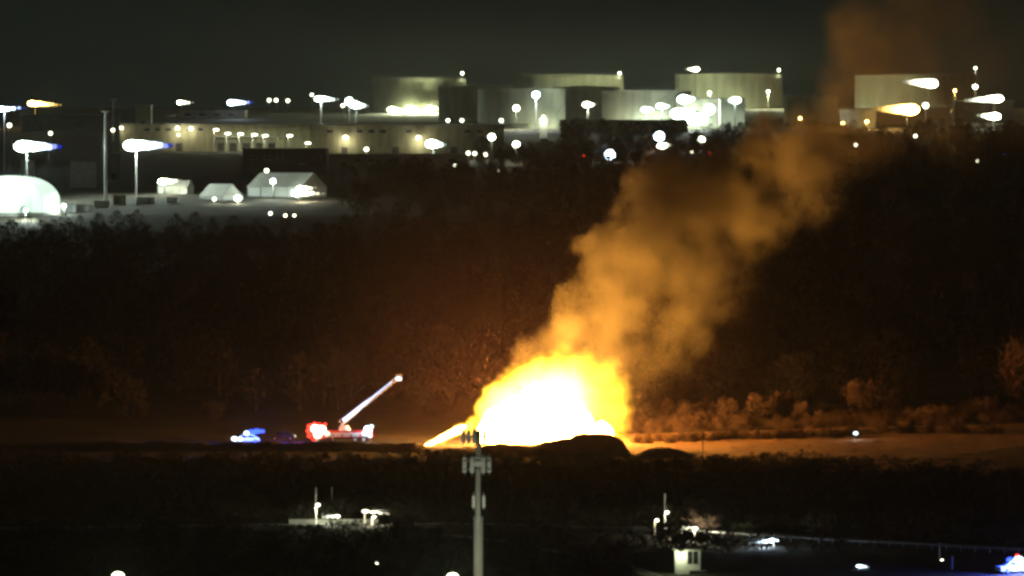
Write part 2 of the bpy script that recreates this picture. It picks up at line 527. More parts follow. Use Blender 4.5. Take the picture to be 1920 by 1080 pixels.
pts = []
tv2, tf2 = tri_template(2, 110, .55, .028, .22, .05)
tries = 0
while len(pts) < 3400 and tries < 40000:
    tries += 1
    d = rnd.uniform(655, 950); xx = rnd.uniform(-60, 1980); x = pX(xx, d)
    edge = 944 if xx < 1150 else (930 if xx < 1450 else 930 - (xx - 1450) * .075)
    if d > edge: continue
    ry = float(np.interp(x, [c[0] for c in ROAD], [c[1] for c in ROAD]))
    if abs(d - ry) < 9 or (abs(d - ry) < 20 and d < ry): continue
    if d < 735 and rnd.random() < .5: continue
    if d < 715 and xx > 1180: continue
    h = rnd.uniform(1.2, 2.6) * (.75 if d > edge - 25 else 1.15)
    pts.append((x, d, H(x, d), h * rnd.uniform(1.1, 1.7), h, rnd.uniform(0, 6.28)))
scatter('scrub', tv2, tf2, pts, M['scrub'], 'dark scrub covering the valley floor below the fire', 'scrub')

pts = []
for k in range(900):
    xx = rnd.uniform(1120, 1985); d = 1034 + 60 * rnd.random() ** 1.5; x = pX(xx, d)
    h = rnd.uniform(.8, 2.5) * (1 + .8 * max(0, mnoise.noise(Vector((x * .09, d * .05, 0)))))
    pts.append((x, d, H(x, d), h * rnd.uniform(.8, 1.3), h, rnd.uniform(0, 6.28)))
scatter('undergrowth', tv2, tf2, pts, M['twig'], 'tangled bare undergrowth at the wood edge behind the lit field', 'undergrowth')
pts = []
tv3, tf3 = tri_template(3, 26, .5, .03, .55, .02)
for k in range(1300):
    x = rnd.uniform(16, 118); y = rnd.uniform(890, 1025)
    if y < 912 - max(0, x - 52) * .4: continue
    h = rnd.uniform(.15, .45) * (1.5 if rnd.random() < .1 else 1)
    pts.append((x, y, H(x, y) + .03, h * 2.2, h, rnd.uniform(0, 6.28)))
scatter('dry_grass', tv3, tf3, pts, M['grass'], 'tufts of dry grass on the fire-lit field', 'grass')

# ------------------------------------------------------------------ tank farm
def tank(cx, hw, top, d, m, label, lamp=None, stair=0.9, cone=.04):
    r = hw * d / FPX
    X = pX(cx, d); z0 = H(X, d) - .6; z1 = px(cx, top, d).z
    h = z1 - z0
    e = empty('storage_tank', (X, d, z0))
    tag(e, label, 'storage tank', 'oil tanks on the ridge')
    prof = [(r + .5, 0), (r + .5, .7), (r, .7)]
    nc = max(4, int(h / 2.4))
    for k in range(nc):
        rr = r - .02 * k
        prof += [(rr, .7 + (h - .7) * k / nc + .01), (rr, .7 + (h - .7) * (k + 1) / nc)]
    MB().lathe(prof, 72).build('shell', m, e, True)
    MB().lathe([(r - .3, h - .35), (r * .5, h + r * cone * .5), (.01, h + r * cone)], 72).build('roof', M['tankroof'], e, True)
    MB().lathe([(r - .05, h - 1.2), (r + .45, h - 1.15), (r + .45, h - 1.0), (r - .05, h - .95)], 72).build('wind_girder', m, e)
    rail = MB()
    for k in range(48):
        a = 2 * math.pi * k / 48; a2 = 2 * math.pi * (k + 1) / 48
        p = (r * .995 * math.cos(a), r * .995 * math.sin(a)); q = (r * .995 * math.cos(a2), r * .995 * math.sin(a2))
        rail.tube((*p, h - .1), (*p, h + 1.1), .04, n=4)
        rail.tube((*p, h + 1.08), (*q, h + 1.08), .04, n=4)
    rail.build('handrail', M['steel'], e)
    st = MB(); n = int(h / .25)
    for k in range(n):
        a = -math.pi / 2 + stair + k * .25 * 1.2 / r
        st.box(((r + .5) * math.cos(a), (r + .5) * math.sin(a), k * .25 + .2), (.9, .3, .08), a)
    for k in range(0, n - 4, 4):
        a = -math.pi / 2 + stair + k * .25 * 1.2 / r; a2 = -math.pi / 2 + stair + (k + 4) * .25 * 1.2 / r
        st.tube(((r + .95) * math.cos(a), (r + .95) * math.sin(a), k * .25 + 1.2), ((r + .95) * math.cos(a2), (r + .95) * math.sin(a2), k * .25 + 2.2), .05, n=4)
    st.build('stairway', M['steel'], e)
    if lamp:
        lx, ly, I = lamp
        p = px(lx, ly, d) - Vector((X, d, z0))
        p.y = -math.sqrt(max(1, r * r * .98 - p.x * p.x)) if abs(p.x) < r * .98 else -.3 * r * .1
        lp = MB().tube((p.x, p.y, h - .6), (p.x, p.y, p.z), .12, .09, 6).build('lamp_post', M['pole'], e)
        MB().ball(p, .9, 8, 5).build('lamp', lens_mat('white', 10), lp)
        lamp_light(lp, (p.x, p.y - 1.4, p.z), 'white', I)
    return e

TK = M['tank']; TG2 = M['tank2']
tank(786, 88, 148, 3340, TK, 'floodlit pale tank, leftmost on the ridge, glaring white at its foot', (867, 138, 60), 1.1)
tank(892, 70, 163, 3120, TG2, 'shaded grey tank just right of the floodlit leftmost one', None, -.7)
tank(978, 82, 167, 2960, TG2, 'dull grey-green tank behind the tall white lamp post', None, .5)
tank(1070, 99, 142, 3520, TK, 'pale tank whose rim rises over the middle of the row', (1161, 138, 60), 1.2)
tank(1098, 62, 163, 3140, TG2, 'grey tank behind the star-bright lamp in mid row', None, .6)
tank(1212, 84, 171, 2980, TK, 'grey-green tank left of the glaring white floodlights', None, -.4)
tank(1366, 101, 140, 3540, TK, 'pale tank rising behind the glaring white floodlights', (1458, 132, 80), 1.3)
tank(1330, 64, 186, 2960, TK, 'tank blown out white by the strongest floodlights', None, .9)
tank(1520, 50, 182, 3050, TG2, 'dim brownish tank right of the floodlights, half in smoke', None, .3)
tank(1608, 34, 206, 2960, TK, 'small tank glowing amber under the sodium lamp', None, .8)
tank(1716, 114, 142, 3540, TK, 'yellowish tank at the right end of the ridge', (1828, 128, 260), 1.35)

# ------------------------------------------------------------------ buildings on the hill
def building(name, x0, x1, top, d, depth, m, label, cat='building', base=None, roof='flat', lamps=(), doors=(), wins=(), columns=(), canopy=None, group=None):
    X0, X1 = pX(x0, d), pX(x1, d); cx = (X0 + X1) / 2
    z0 = min(H(cx, d), H(X0, d), H(X1, d)) - .3 if base is None else base
    z1 = px(0, top, d).z; h = z1 - z0; w = X1 - X0
    e = empty(name, (cx, d, z0)); tag(e, label, cat, group)
    MB().box((0, depth / 2, h / 2), (w, depth, h)).build('wall', m, e)
    rf = MB()
    if roof == 'flat':
        rf.box((0, depth / 2, h + .25), (w + .8, depth + .8, .5))
    else:
        rf.prism([(-w / 2 - .4, h), (w / 2 + .4, h), (w / 2 + .4, h + .15), (0, h + w * roof), (-w / 2 - .4, h + .15)], -.4, depth + .4)
    rf.build('roof', M['roof'], e)
    for a, b, hh in doors:
        xa, xb = pX(a, d) - cx, pX(b, d) - cx
        dr = MB().box(((xa + xb) / 2, -.06, hh / 2 + .3), (xb - xa, .12, hh)).build('door', M['darkwall'], e)
        MB().box(((xa + xb) / 2, -.05, hh + .45), (xb - xa + .5, .2, .3)).build('lintel', M['concrete'], dr)
    for a, b, t, u in wins:
        xa, xb = pX(a, d) - cx, pX(b, d) - cx; za, zb = px(0, u, d).z - z0, px(0, t, d).z - z0
        wn = MB().box(((xa + xb) / 2, -.05, (za + zb) / 2), (xb - xa, .1, zb - za)).build('window', M['concrete'], e)
        MB().box(((xa + xb) / 2, -.09, (za + zb) / 2), (xb - xa - .4, .06, zb - za - .4)).build('pane', M['glass'], wn)
    for c in columns:
        xa = pX(c, d) - cx
        MB().box((xa, -5.6, h * .27), (.6, .6, h * .54)).build('column', M['concrete'], e)
    if canopy:
        a, b, hh = canopy
        xa, xb = pX(a, d) - cx, pX(b, d) - cx
        MB().box(((xa + xb) / 2, -3.1, h * .56), (xb - xa, 6, .5)).build('canopy', M['roof'], e)
    for lx, ly, tone, I, r in lamps:
        p = px(lx, ly, d - 2.5)
        q = (p.x - cx, -2.5, p.z - z0)
        br = MB().tube((q[0], 0, q[2] + .4), (q[0], q[1], q[2] + .5), .1, n=6).build('lamp_bracket', M['dark'], e)
        MB().ball(q, r, 8, 5, (1, 1, .8)).build('lamp', lens_mat(tone, 10), br)
        lamp_light(br, (q[0], q[1] - 1.5, q[2] - r - .8), tone, I, .8)
    return e

building('loading_shed', 225, 600, 234, 2560, 40, M['cladding'], 'long low olive loading shed with a row of lit bays',
         canopy=(400, 545, 0), columns=(402, 426, 450, 474, 498, 522, 543),
         doors=[(408, 420, 4.2), (430, 444, 4.2), (455, 469, 4.2), (480, 493, 4.2), (503, 517, 4.2), (250, 262, 4), (330, 342, 4)],
         wins=[(270, 282, 240, 246), (290, 302, 240, 246), (310, 322, 240, 246), (350, 362, 240, 246), (370, 382, 240, 246)],
         lamps=[(228, 240, 'warm', 14, .8), (333, 240, 'warm', 35, 1.0), (358, 241, 'warm', 35, 1.0), (335, 253, 'warm', 8, .6)])
for lx, ly, I, t, lb in [(402, 243, 70, 'warm', 'yard lamp at the left end of the lit loading bays'), (424, 250, 60, 'white', 'first lamp under the loading bay canopy from the left'),
                  (448, 251, 60, 'white', 'second lamp under the loading bay canopy from the left'),
                  (474, 252, 70, 'white', 'third lamp under the loading bay canopy from the left'), (494, 254, 50, 'white', 'fourth lamp under the loading bay canopy from the left'),
                  (540, 254, 60, 'white', 'slanted lamp past the right end of the loading bays'), (574, 268, 40, 'white', 'low small lamp right of the loading bays')]:
    d = 2548
    p = px(lx, ly, d); e = empty('bay_lamp', (p.x, d, H(p.x, d)))
    tag(e, lb, 'lamp', 'lamps along the loading bays')
    hh = p.z - e.location.z
    MB().tube((0, 0, -.3), (0, 0, hh), .14, .1, 6).build('pole', M['pole'], e)
    hd = MB().box((.9, 0, hh + .5), (3.2, .8, .35)).build('lamp_head', M['dark'], e)
    MB().ball((.9, -.1, hh - .1), .75, 6, 4, (2.0, 1, .6)).build('lens', lens_mat(t, 8), hd)
    lamp_light(hd, (.9, -1.0, hh - .7), t, I * .6)

building('process_hall', 600, 945, 236, 2490, 45, M['cladding'], 'long brownish hall below the grey tanks with lamps along its front',
         doors=[(640, 652, 4.5), (735, 748, 4.5), (845, 858, 4.5)],
         wins=[(x, x + 13, 243, 250) for x in (612, 668, 690, 712, 760, 870, 893)],
         lamps=[(648, 258, 'warm', 60, 1.2), (785, 258, 'warm', 60, 1.1)])
building('low_store', 612, 880, 290, 2320, 20, M['cladding2'], 'low brown store in front of the long hall',
         doors=[(640, 650, 3.5), (720, 730, 3.5)], wins=[(x, x + 12, 297, 304) for x in (665, 690, 755, 800, 840)])
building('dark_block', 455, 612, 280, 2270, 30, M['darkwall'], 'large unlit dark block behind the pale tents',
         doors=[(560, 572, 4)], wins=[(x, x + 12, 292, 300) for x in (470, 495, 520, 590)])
building('flat_block', 335, 460, 208, 3180, 30, M['cladding2'], 'flat dim block on the ridge above the loading shed', wins=[(x, x + 14, 212, 218) for x in (345, 372, 400, 428)])
building('roof_hut', 255, 283, 198, 3000, 12, M['cladding'], 'small pale hut on the skyline above the loading shed', doors=[(264, 271, 3)])
building('small_kiosk', 201, 225, 291, 2200, 6, M['cladding'], 'small beige kiosk beside the tall unlit mast', doors=[(209, 216, 2.5)])
building('white_cabin', 1012, 1026, 222, 2750, 5, M['white'], 'tiny bright white cabin under the tall white lamp post', lamps=[(1019, 219, 'white', 60, .8)])
building('low_wall_shed', 1050, 1290, 226, 2860, 14, M['cladding'], 'low pale shed along the foot of the middle tanks', wins=[(x, x + 12, 229, 234) for x in (1070, 1100, 1130, 1160, 1190, 1220)])
building('pump_house', 1350, 1396, 186, 2880, 14, M['tank'], 'pale square pump house right of the glaring floodlights', doors=[(1360, 1370, 4)])
building('end_shed', 1640, 1780, 203, 3020, 16, M['cladding2'], 'dim brown shed behind the big amber lamp', doors=[(1760, 1772, 4)])
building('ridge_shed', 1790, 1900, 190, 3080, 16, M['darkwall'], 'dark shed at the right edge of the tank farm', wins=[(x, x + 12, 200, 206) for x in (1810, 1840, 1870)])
building('long_dyke_wall', 40, 225, 218, 2900, 2, M['concrete'], 'grey dyke wall on the left skyline under the amber lamp', cat='wall')
building('lit_low_wall', 40, 64, 303, 2080, 2, M['concrete'], 'short white barrier under the leftmost floodlight mast', cat='wall')
building('far_low_wall', 132, 180, 304, 2100, 2, M['concrete'], 'long grey barrier between the two floodlight masts', cat='wall')

d = 2885; e = empty('pipe_rack', (pX(790, d), d, H(pX(790, d), d))); tag(e, 'long pipe rack running along the foot of the grey tanks', 'pipe rack')
L_ = 400 * d / FPX
for k in range(5):
    MB().tube((-L_ / 2, k * .9, 2.6 + (k % 2) * 1.3), (L_ / 2, k * .9, 2.6 + (k % 2) * 1.3), .38, n=10).build('pipe', M['tank'], e)
for k in range(15):
    x = -L_ / 2 + L_ * (k + .5) / 15
    MB().box((x, -.6, 2.0), (.35, .35, 4.4)).box((x, 4.3, 2.0), (.35, .35, 4.4)).box((x, 1.85, 4.35), (.35, 5.2, .3)).build('support_frame', M['steel'], e)

# dome and tents
d = 1900; X = pX(18, d); z0 = 33.2
e = empty('storage_dome', (X, d, z0)); tag(e, 'big white fabric dome glaring at the left edge', 'dome')
r = 95 * d / FPX; hd = px(0, 329, d).z - z0
prof = [(r, 0), (r * 1.0, hd * .35)] + [(r * math.cos(t * math.pi / 2) ** .72, hd * .35 + hd * .65 * math.sin(t * math.pi / 2) ** 1.05) for t in [k / 14 for k in range(1, 15)]]
m_dome = bpy.data.materials.new('dome_fabric'); m_dome.use_nodes = True
t_ = m_dome.node_tree; tr_ = t_.nodes.new('ShaderNodeBsdfTranslucent'); tr_.inputs[0].default_value = (.72, .80, .72, 1)
df_ = t_.nodes['Principled BSDF']; df_.inputs['Base Color'].default_value = (.7, .74, .7, 1); df_.inputs['Roughness'].default_value = .8
mx_ = t_.nodes.new('ShaderNodeMixShader'); mx_.inputs[0].default_value = .45
t_.links.new(df_.outputs[0], mx_.inputs[1]); t_.links.new(tr_.outputs[0], mx_.inputs[2]); t_.links.new(mx_.outputs[0], t_.nodes['Material Output'].inputs['Surface'])
for lx_, ly_ in ((-8, -6), (3, -9), (8, 2), (-4, 6)):
    MB().ball((lx_, ly_, 6.5), .5, 8, 5).build('inside_lamp', lens_mat('cool', 8), e)
    lamp_light(e, (lx_, ly_, 7.4), 'cool', 190)
for k in range(24):
    MB().lathe([(max(.02, a), b) for a, b in prof], 3, a0=2 * math.pi * k / 24 + .004, a1=2 * math.pi * (k + 1) / 24 - .004).build('fabric_panel', m_dome, e, True)
MB().lathe([(r + .4, -1), (r + .4, 1.2), (r - .1, 1.2)], 48).build('base_wall', M['concrete'], e)
rb = MB()
for k in range(24):
    a = 2 * math.pi * k / 24
    for (r0, za), (r1, zb) in zip(prof[:-1], prof[1:]):
        rb.tube(((r0 + .03) * math.cos(a), (r0 + .03) * math.sin(a), za), ((r1 + .03) * math.cos(a), (r1 + .03) * math.sin(a), zb), .09, n=4)
rb.build('rib_frame', M['fabric'], e)

def tent(x0, x1, ridge, eave, base, d, rz, L, label, lamps=()):
    cx = pX((x0 + x1) / 2, d); w = (x1 - x0) * d / FPX
    z0 = px(0, base, d).z; ze = px(0, eave, d).z - z0; zr = px(0, ridge, d).z - z0
    e = empty('tent', (cx, d, z0), rz); tag(e, label, 'tent', 'pale tents in the yard')
    hw = w * .5
    for s in (-1, 1):
        MB().poly([(s * L / 2, -hw * .55, ze), (s * L / 2, 0, zr), (s * L / 2, hw * .55, ze)]).build('gable', M['tent'], e)
        MB().poly([(-L / 2 - .3, s * hw * .58, ze - .1), (L / 2 + .3, s * hw * .58, ze - .1), (L / 2 + .3, 0, zr + .05), (-L / 2 - .3, 0, zr + .05)]).build('roof_sheet', M['tent'], e)
        MB().box((0, s * hw * .545, ze / 2), (L, .08, ze)).build('side_wall', M['fabric'], e)
        MB().box((s * (L / 2 - .05), 0, ze / 2), (.08, hw * 1.08, ze)).build('end_wall', M['fabric'], e)
    for k in range(5):
        for s in (-1, 1):
            MB().tube((-L / 2 + k * L / 4, s * hw * .56, 0), (-L / 2 + k * L / 4, s * hw * .56, ze), .12, n=6).build('post', M['steel'], e)
    return e
tent(470, 606, 324, 350, 371, 2010, R(-38), 26, 'larger white tent with its gable brightly lit')
tent(372, 458, 345, 367, 378, 1990, R(-50), 14, 'smaller dim grey tent left of the white one')
tent(300, 360, 338, 350, 366, 2040, R(-20), 12, 'dark low tent furthest left, beyond the grey one')

# parked trailers and stores in the yard between dome and tents
for i, (x0, x1, t, d, mm, lb) in enumerate([(112, 142, 381, 1905, 'white', 'glaring white container right beside the dome'), (144, 172, 383, 1912, 'concrete', 'pale grey container, second from the dome'),
        (176, 205, 376, 1935, 'tank', 'dull container left of the tall mast'), (212, 236, 366, 1950, 'cladding', 'beige container right of the tall mast'),
        (256, 290, 369, 1955, 'white', 'white container between mast and grey tent'), (312, 334, 370, 1960, 'white', 'small white container left of the grey tent')]):
    X0, X1 = pX(x0, d), pX(x1, d); w = X1 - X0; z0 = H((X0 + X1) / 2, d); h = max(2.4, px(0, t, d).z - z0)
    e = empty('container', ((X0 + X1) / 2, d, z0)); tag(e, lb, 'container', 'containers in the yard')
    b = MB(); nn = int(w / .4)
    b.box((0, 1.2, h / 2), (w, 2.4, h))
    for k in range(nn): b.box((-w / 2 + (k + .5) * w / nn, -.03, h / 2), (w / nn * .5, .08, h * .88))
    b.build('body', M[mm], e)
    MB().box((w * .2, -.1, h * .42), (1.2, .1, h * .75)).build('door', M['steel'], e)

# ------------------------------------------------------------------ lamps of the tank farm
def mast(lx, ly, d, label, tone='cool', I=300, r=.9, arm=0.0, n=4, side=1, base=None, group='floodlight masts of the tank farm', name='floodlight_mast', tail=None):
    tail = tail or tone
    r *= 1.2
    """mast with a crossbar of n lenses shrinking like a lens streak; arm = its length in metres"""
    p = px(lx, ly, d); zb = H(p.x, d) if base is None else base
    e = empty(name, (p.x, d, zb)); tag(e, label, 'lamp mast', group)
    h = p.z - zb
    MB().tube((0, 0, -.4), (0, 0, h), .34 if h > 12 else .2, .2 if h > 12 else .12, 8).build('pole', M['pole'] if lx in (602, 1005, 8, 255) else M['mast'], e)
    tilt = math.sin(lx * 1.7) * .07
    if arm:  # bar of shrinking lenses added in the shape of a lens streak
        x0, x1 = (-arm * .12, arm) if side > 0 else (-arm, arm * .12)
        MB().box(((x0 + x1) / 2, 0, h + .1), (x1 - x0, .3, .3)).build('streak_bar', M['dark'], e)
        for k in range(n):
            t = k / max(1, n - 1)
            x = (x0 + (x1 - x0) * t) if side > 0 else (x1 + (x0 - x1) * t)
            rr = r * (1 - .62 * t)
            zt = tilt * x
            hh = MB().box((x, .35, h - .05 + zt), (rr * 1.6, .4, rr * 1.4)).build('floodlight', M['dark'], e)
            MB().ball((x, -.15, h - .1 + zt + .12 * math.sin(k * 2.3 + lx)), rr, 8, 5, (1.25, .5, .8)).build('lens', lens_mat(tone, 34.0 * (1 - t) ** 2 + .45, tail, t ** 3), hh)  # fading level and tail colour imitate the streak
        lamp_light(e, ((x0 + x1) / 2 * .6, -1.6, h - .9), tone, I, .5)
    else:
        hh = MB().box((0, .45, h + .3), (r * 1.7, .5, r * 1.2)).build('floodlight', M['dark'], e)
        MB().ball((0, -.1, h), r, 10, 6, (1, .7, .9)).build('lens', lens_mat(tone, 30.0 if I > 40 else 7.0), hh)
        if I > 9: lamp_light(hh, (0, -r - .5, h - .4), tone, I, .4)
    return e

mast(50, 274, 1965, 'floodlight mast with a bright streak-shaped bar above the white dome', 'cool', 2400, 2.1, 12, 8, tail='blue')
mast(255, 272, 2010, 'floodlight mast with a bright streak-shaped bar right of the tall pole', 'cool', 1300, 2.1, 13, 8, tail='blue')
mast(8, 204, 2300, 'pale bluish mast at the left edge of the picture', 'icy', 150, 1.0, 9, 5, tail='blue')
mast(66, 194, 2950, 'mast with an amber streak-shaped bar on the left skyline', 'amber', 500, 1.5, 14, 8, tail='amber')
mast(340, 192, 3250, 'small white mast on the skyline above the dim block', 'white', 40, 1.1, 7, 4)
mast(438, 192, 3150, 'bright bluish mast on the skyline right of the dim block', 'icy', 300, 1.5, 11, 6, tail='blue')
mast(602, 185, 2900, 'white-topped mast left of the cluster by the leftmost tank', 'cool', 380, 1.5, 9, 5)
mast(655, 190, 3000, 'left mast of the bright pair beside the leftmost tank', 'cool', 450, 1.8)
mast(668, 197, 3010, 'right mast of the bright pair beside the leftmost tank', 'cool', 700, 1.9, 6, 4)
mast(738, 206, 3292, 'floodlight on the ground lighting the leftmost tank', 'green', 3600, 1.8, 8, 4)
mast(770, 203, 3292, 'middle floodlight lighting the foot of the leftmost tank', 'green', 3200, 1.5, 6, 3)
mast(808, 203, 3294, 'floodlight at the right foot of the leftmost tank', 'green', 3200, 1.5, 6, 3)
mast(812, 270, 2440, 'brightest white mast in front of the long brown hall', 'cool', 650, 1.9, 5, 4)
mast(922, 257, 2440, 'single white lamp at the right end of the brown hall', 'white', 260, 1.3)
mast(968, 271, 2400, 'single white lamp at the edge of the dark wood', 'white', 260, 1.3)
mast(968, 203, 2912, 'single white lamp in front of the grey-green tank', 'white', 1300, 1.4)
mast(1005, 178, 2900, 'tall white lamp post with a round head between tanks', 'icy', 900, 1.7)
mast(1102, 196, 2925, 'star-bright lamp in front of the mid row tank', 'white', 1500, 1.5, 4, 3)
mast(1212, 205, 2935, 'left lamp of the pair left of the glaring floodlights', 'cool', 950, 1.3, 5, 4)
mast(1240, 199, 2935, 'right lamp of the pair left of the glaring floodlights', 'cool', 950, 1.4, 5, 4)
mast(1284, 186, 2915, 'top left lamp of the glaring floodlight cluster', 'cool', 1100, 2.3, 6, 4)
mast(1276, 213, 2912, 'lower left lamp of the glaring floodlight cluster', 'cool', 1600, 3.0, 9, 4)
mast(1306, 222, 2918, 'largest lamp low in the glaring floodlight cluster', 'cool', 2600, 3.6, 6, 4)
mast(1330, 205, 2915, 'right lamp of the glaring floodlight cluster', 'cool', 1800, 2.4)
mast(1378, 188, 2862, 'lamp on the corner above the square pump house', 'cool', 500, 1.7, 4, 3, -1)
mast(1143, 290, 2420, 'lone round white lamp in the dark wood', 'icy', 150, 2.1)
mast(1236, 256, 2560, 'upper round lamp of the two below the tanks', 'icy', 200, 2.1)
mast(1243, 273, 2540, 'lower ragged lamp of the two below the tanks', 'white', 60, 1.6, 4, 4)
mast(1315, 262, 2560, 'small round lamp right of the two below the tanks', 'white', 60, 1.3)
mast(1700, 205, 2935, 'big amber lamp with a long streak-shaped bar at the right', 'amber', 1500, 3.3, 17, 9, -1)
mast(1735, 198, 2960, 'small yellow lamp right of the big amber one', 'warm', 60, 1.3)
mast(1740, 156, 3380, 'bright white lamp in front of the rightmost tank', 'warm', 500, 2.9, 15, 8, -1)
mast(1828, 163, 3440, 'small lamp at the right foot of the rightmost tank', 'warm', 120, 1.2)
mast(1864, 185, 3050, 'upper white lamp at the right edge of the tank farm', 'white', 330, 2.1, 16, 8, -1)
mast(1862, 218, 2930, 'lower white lamp at the right edge of the tank farm', 'white', 200, 2.0, 8, 4, -1)
mast(1303, 130, 3480, 'small slanted lamp above the tank behind the floodlights', 'white', 90, 1.3, 6, 4, -1)
mast(1580, 232, 2925, 'low amber lamp lighting the small amber tank', 'amber', 600, .9)
mast(1625, 228, 2925, 'second low amber lamp by the small amber tank', 'amber', 400, .8)
for lx, ly, d, I, tone, lb in [(1010, 172, 3440, 2600, 'green', 'added floodlight hidden behind the grey-green tank'), (1128, 170, 3440, 4200, 'green', 'added floodlight hidden behind the star-bright lamp and its tank'),  # floodlights behind the front tanks are added to light the rear ones
        (1330, 174, 3450, 3000, 'green', 'added floodlight hidden behind the glaring cluster'), (1440, 172, 3450, 4200, 'green', 'low floodlight at the right foot of the tank behind the glare'),
        (1790, 170, 3440, 1500, 'amber', 'low floodlight added at the foot of the rightmost tank'), (1500, 222, 2985, 200, 'amber', 'dim amber lamp at the foot of the brownish tank')]:  # amber floodlight at the rightmost tank is added to light its wall
    mast(lx, ly, d, lb, tone, I, .7, group='floodlights at the foot of the tanks')
SG = 'small distant lamps'
for lx, ly, d, I, r, tone, lb in [(505, 188, 3300, 14, .9, 'white', 'leftmost of three tiny lamps on the skyline'), (518, 188, 3300, 12, .9, 'white', 'middle of three tiny lamps on the skyline'),
        (540, 189, 3300, 14, .9, 'white', 'rightmost of three tiny lamps on the skyline'), (585, 178, 3300, 14, .8, 'white', 'tiny high lamp left of the white-topped mast'),
        (643, 198, 3100, 22, .9, 'white', 'tiny lamp between the white-topped mast and the bright pair'),
        (95, 250, 2350, 7, .7, 'warm', 'tiny dim yellow lamp above the left streak-shaped bar'), (212, 244, 2500, 18, .7, 'warm', 'tiny yellow lamp left of the loading shed'),
        (18, 235, 2350, 12, .8, 'white', 'tiny white lamp at the left edge above the dome'),
        (687, 280, 2300, 14, .8, 'white', 'tiny lamp on a post in front of the low brown store'), (711, 318, 2250, 26, .9, 'warm', 'tiny warm lamp below the low brown store'),
        (853, 311, 2250, 18, .8, 'white', 'tiny lamp below the right end of the brown store'),
        (840, 226, 2800, 14, .8, 'white', 'tiny lamp at the foot of the shaded grey tank'), (866, 226, 2800, 14, .8, 'white', 'second tiny lamp at the foot of the shaded grey tank'),
        (940, 226, 2800, 16, .9, 'white', 'tiny lamp below the grey-green tank'),
        (878, 287, 2300, 10, .7, 'white', 'left of the tiny lamps at the edge of the wood'), (890, 288, 2300, 10, .7, 'white', 'middle of the tiny lamps at the edge of the wood'),
        (910, 290, 2300, 10, .7, 'warm', 'right of the tiny lamps at the edge of the wood'),
        (936, 321, 2200, 14, .8, 'warm', 'tiny double lamp low at the edge of the wood'), (1094, 294, 2400, 5, .6, 'red', 'tiny red lamp left of the lone round lamp'),
        (1332, 286, 2500, 6, .8, 'red', 'tiny pink lamp below the glaring floodlights'), (1298, 285, 2500, 5, .6, 'warm', 'tiny dim lamp left of the pink one'),
        (1604, 272, 2450, 6, .7, 'warm', 'tiny lamp below the small amber tank'), (1716, 255, 2600, 7, .7, 'warm', 'tiny lamp below the big amber lamp'),
        (1832, 302, 2400, 3, .6, 'warm', 'faintest tiny lamp in the dark at right'), (1882, 288, 2450, 5, .6, 'blue', 'tiny blue lamp in the dark at right'),
        (507, 400, 1830, 8, .5, 'white', 'left of the tiny lamps below the white tent'), (535, 404, 1830, 7, .45, 'warm', 'middle of the tiny lamps below the white tent'), (552, 404, 1830, 5, .4, 'warm', 'right of the tiny lamps below the white tent')]:
    mast(lx, ly, d, lb, tone, I, r, group=SG, name='lamp_post')
YG = 'lamps among the tents'
mast(308, 340, 2030, 'yard lamp with a streak-shaped bar over the dark low tent', 'white', 90, 1.1, 6, 5, group=YG, name='yard_lamp')
mast(500, 320, 2025, 'yard lamp at the peak of the white tent', 'white', 24, .7, group=YG, name='yard_lamp')
mast(512, 340, 1985, 'yard lamp lighting the gable of the white tent', 'cool', 300, .8, group=YG, name='yard_lamp', base=38.6)
mast(566, 353, 1975, 'upper yard lamp at the right end of the white tent', 'warm', 110, .9, 5, 4, group=YG, name='yard_lamp')
mast(560, 362, 1970, 'lower long yard lamp at the right end of the white tent', 'warm', 120, 1.0, 9, 6, group=YG, name='yard_lamp')
mast(402, 373, 1960, 'left yard lamp at the foot of the grey tent', 'white', 30, .6, group=YG, name='yard_lamp')
mast(446, 372, 1960, 'right yard lamp at the foot of the grey tent', 'white', 70, .9, group=YG, name='yard_lamp')
mast(120, 386, 1893, 'low yard lamp in front of the container beside the dome', 'cool', 160, .6, group=YG, name='yard_lamp')
mast(48, 394, 1872, 'low yard lamp at the foot of the dome', 'cool', 420, .6, group=YG, name='yard_lamp')
# tall unlit masts
for lx, ly, d, lb in [(198, 208, 1950, 'tall unlit mast standing between the two streak-shaped bars'), (212, 186, 2700, 'thin unlit mast on the skyline behind the tall one')]:
    p = px(lx, ly, d); zb = H(p.x, d); e = empty('unlit_mast', (p.x, d, zb)); tag(e, lb, 'lamp mast', 'unlit masts'); h = p.z - zb
    MB().tube((0, 0, -.4), (0, 0, h), .55, .38, 10).build('pole', M['white'], e)
    MB().lathe([(.2, h - .6), (1.3, h - .5), (1.3, h - .2), (.2, h)], 12).build('ring', M['white'], e)
    for k in range(6):
        a = k * math.pi / 3
        MB().box((1.3 * math.cos(a), 1.3 * math.sin(a), h - .1), (.7, .5, .6), a).build('floodlight', M['white'], e)

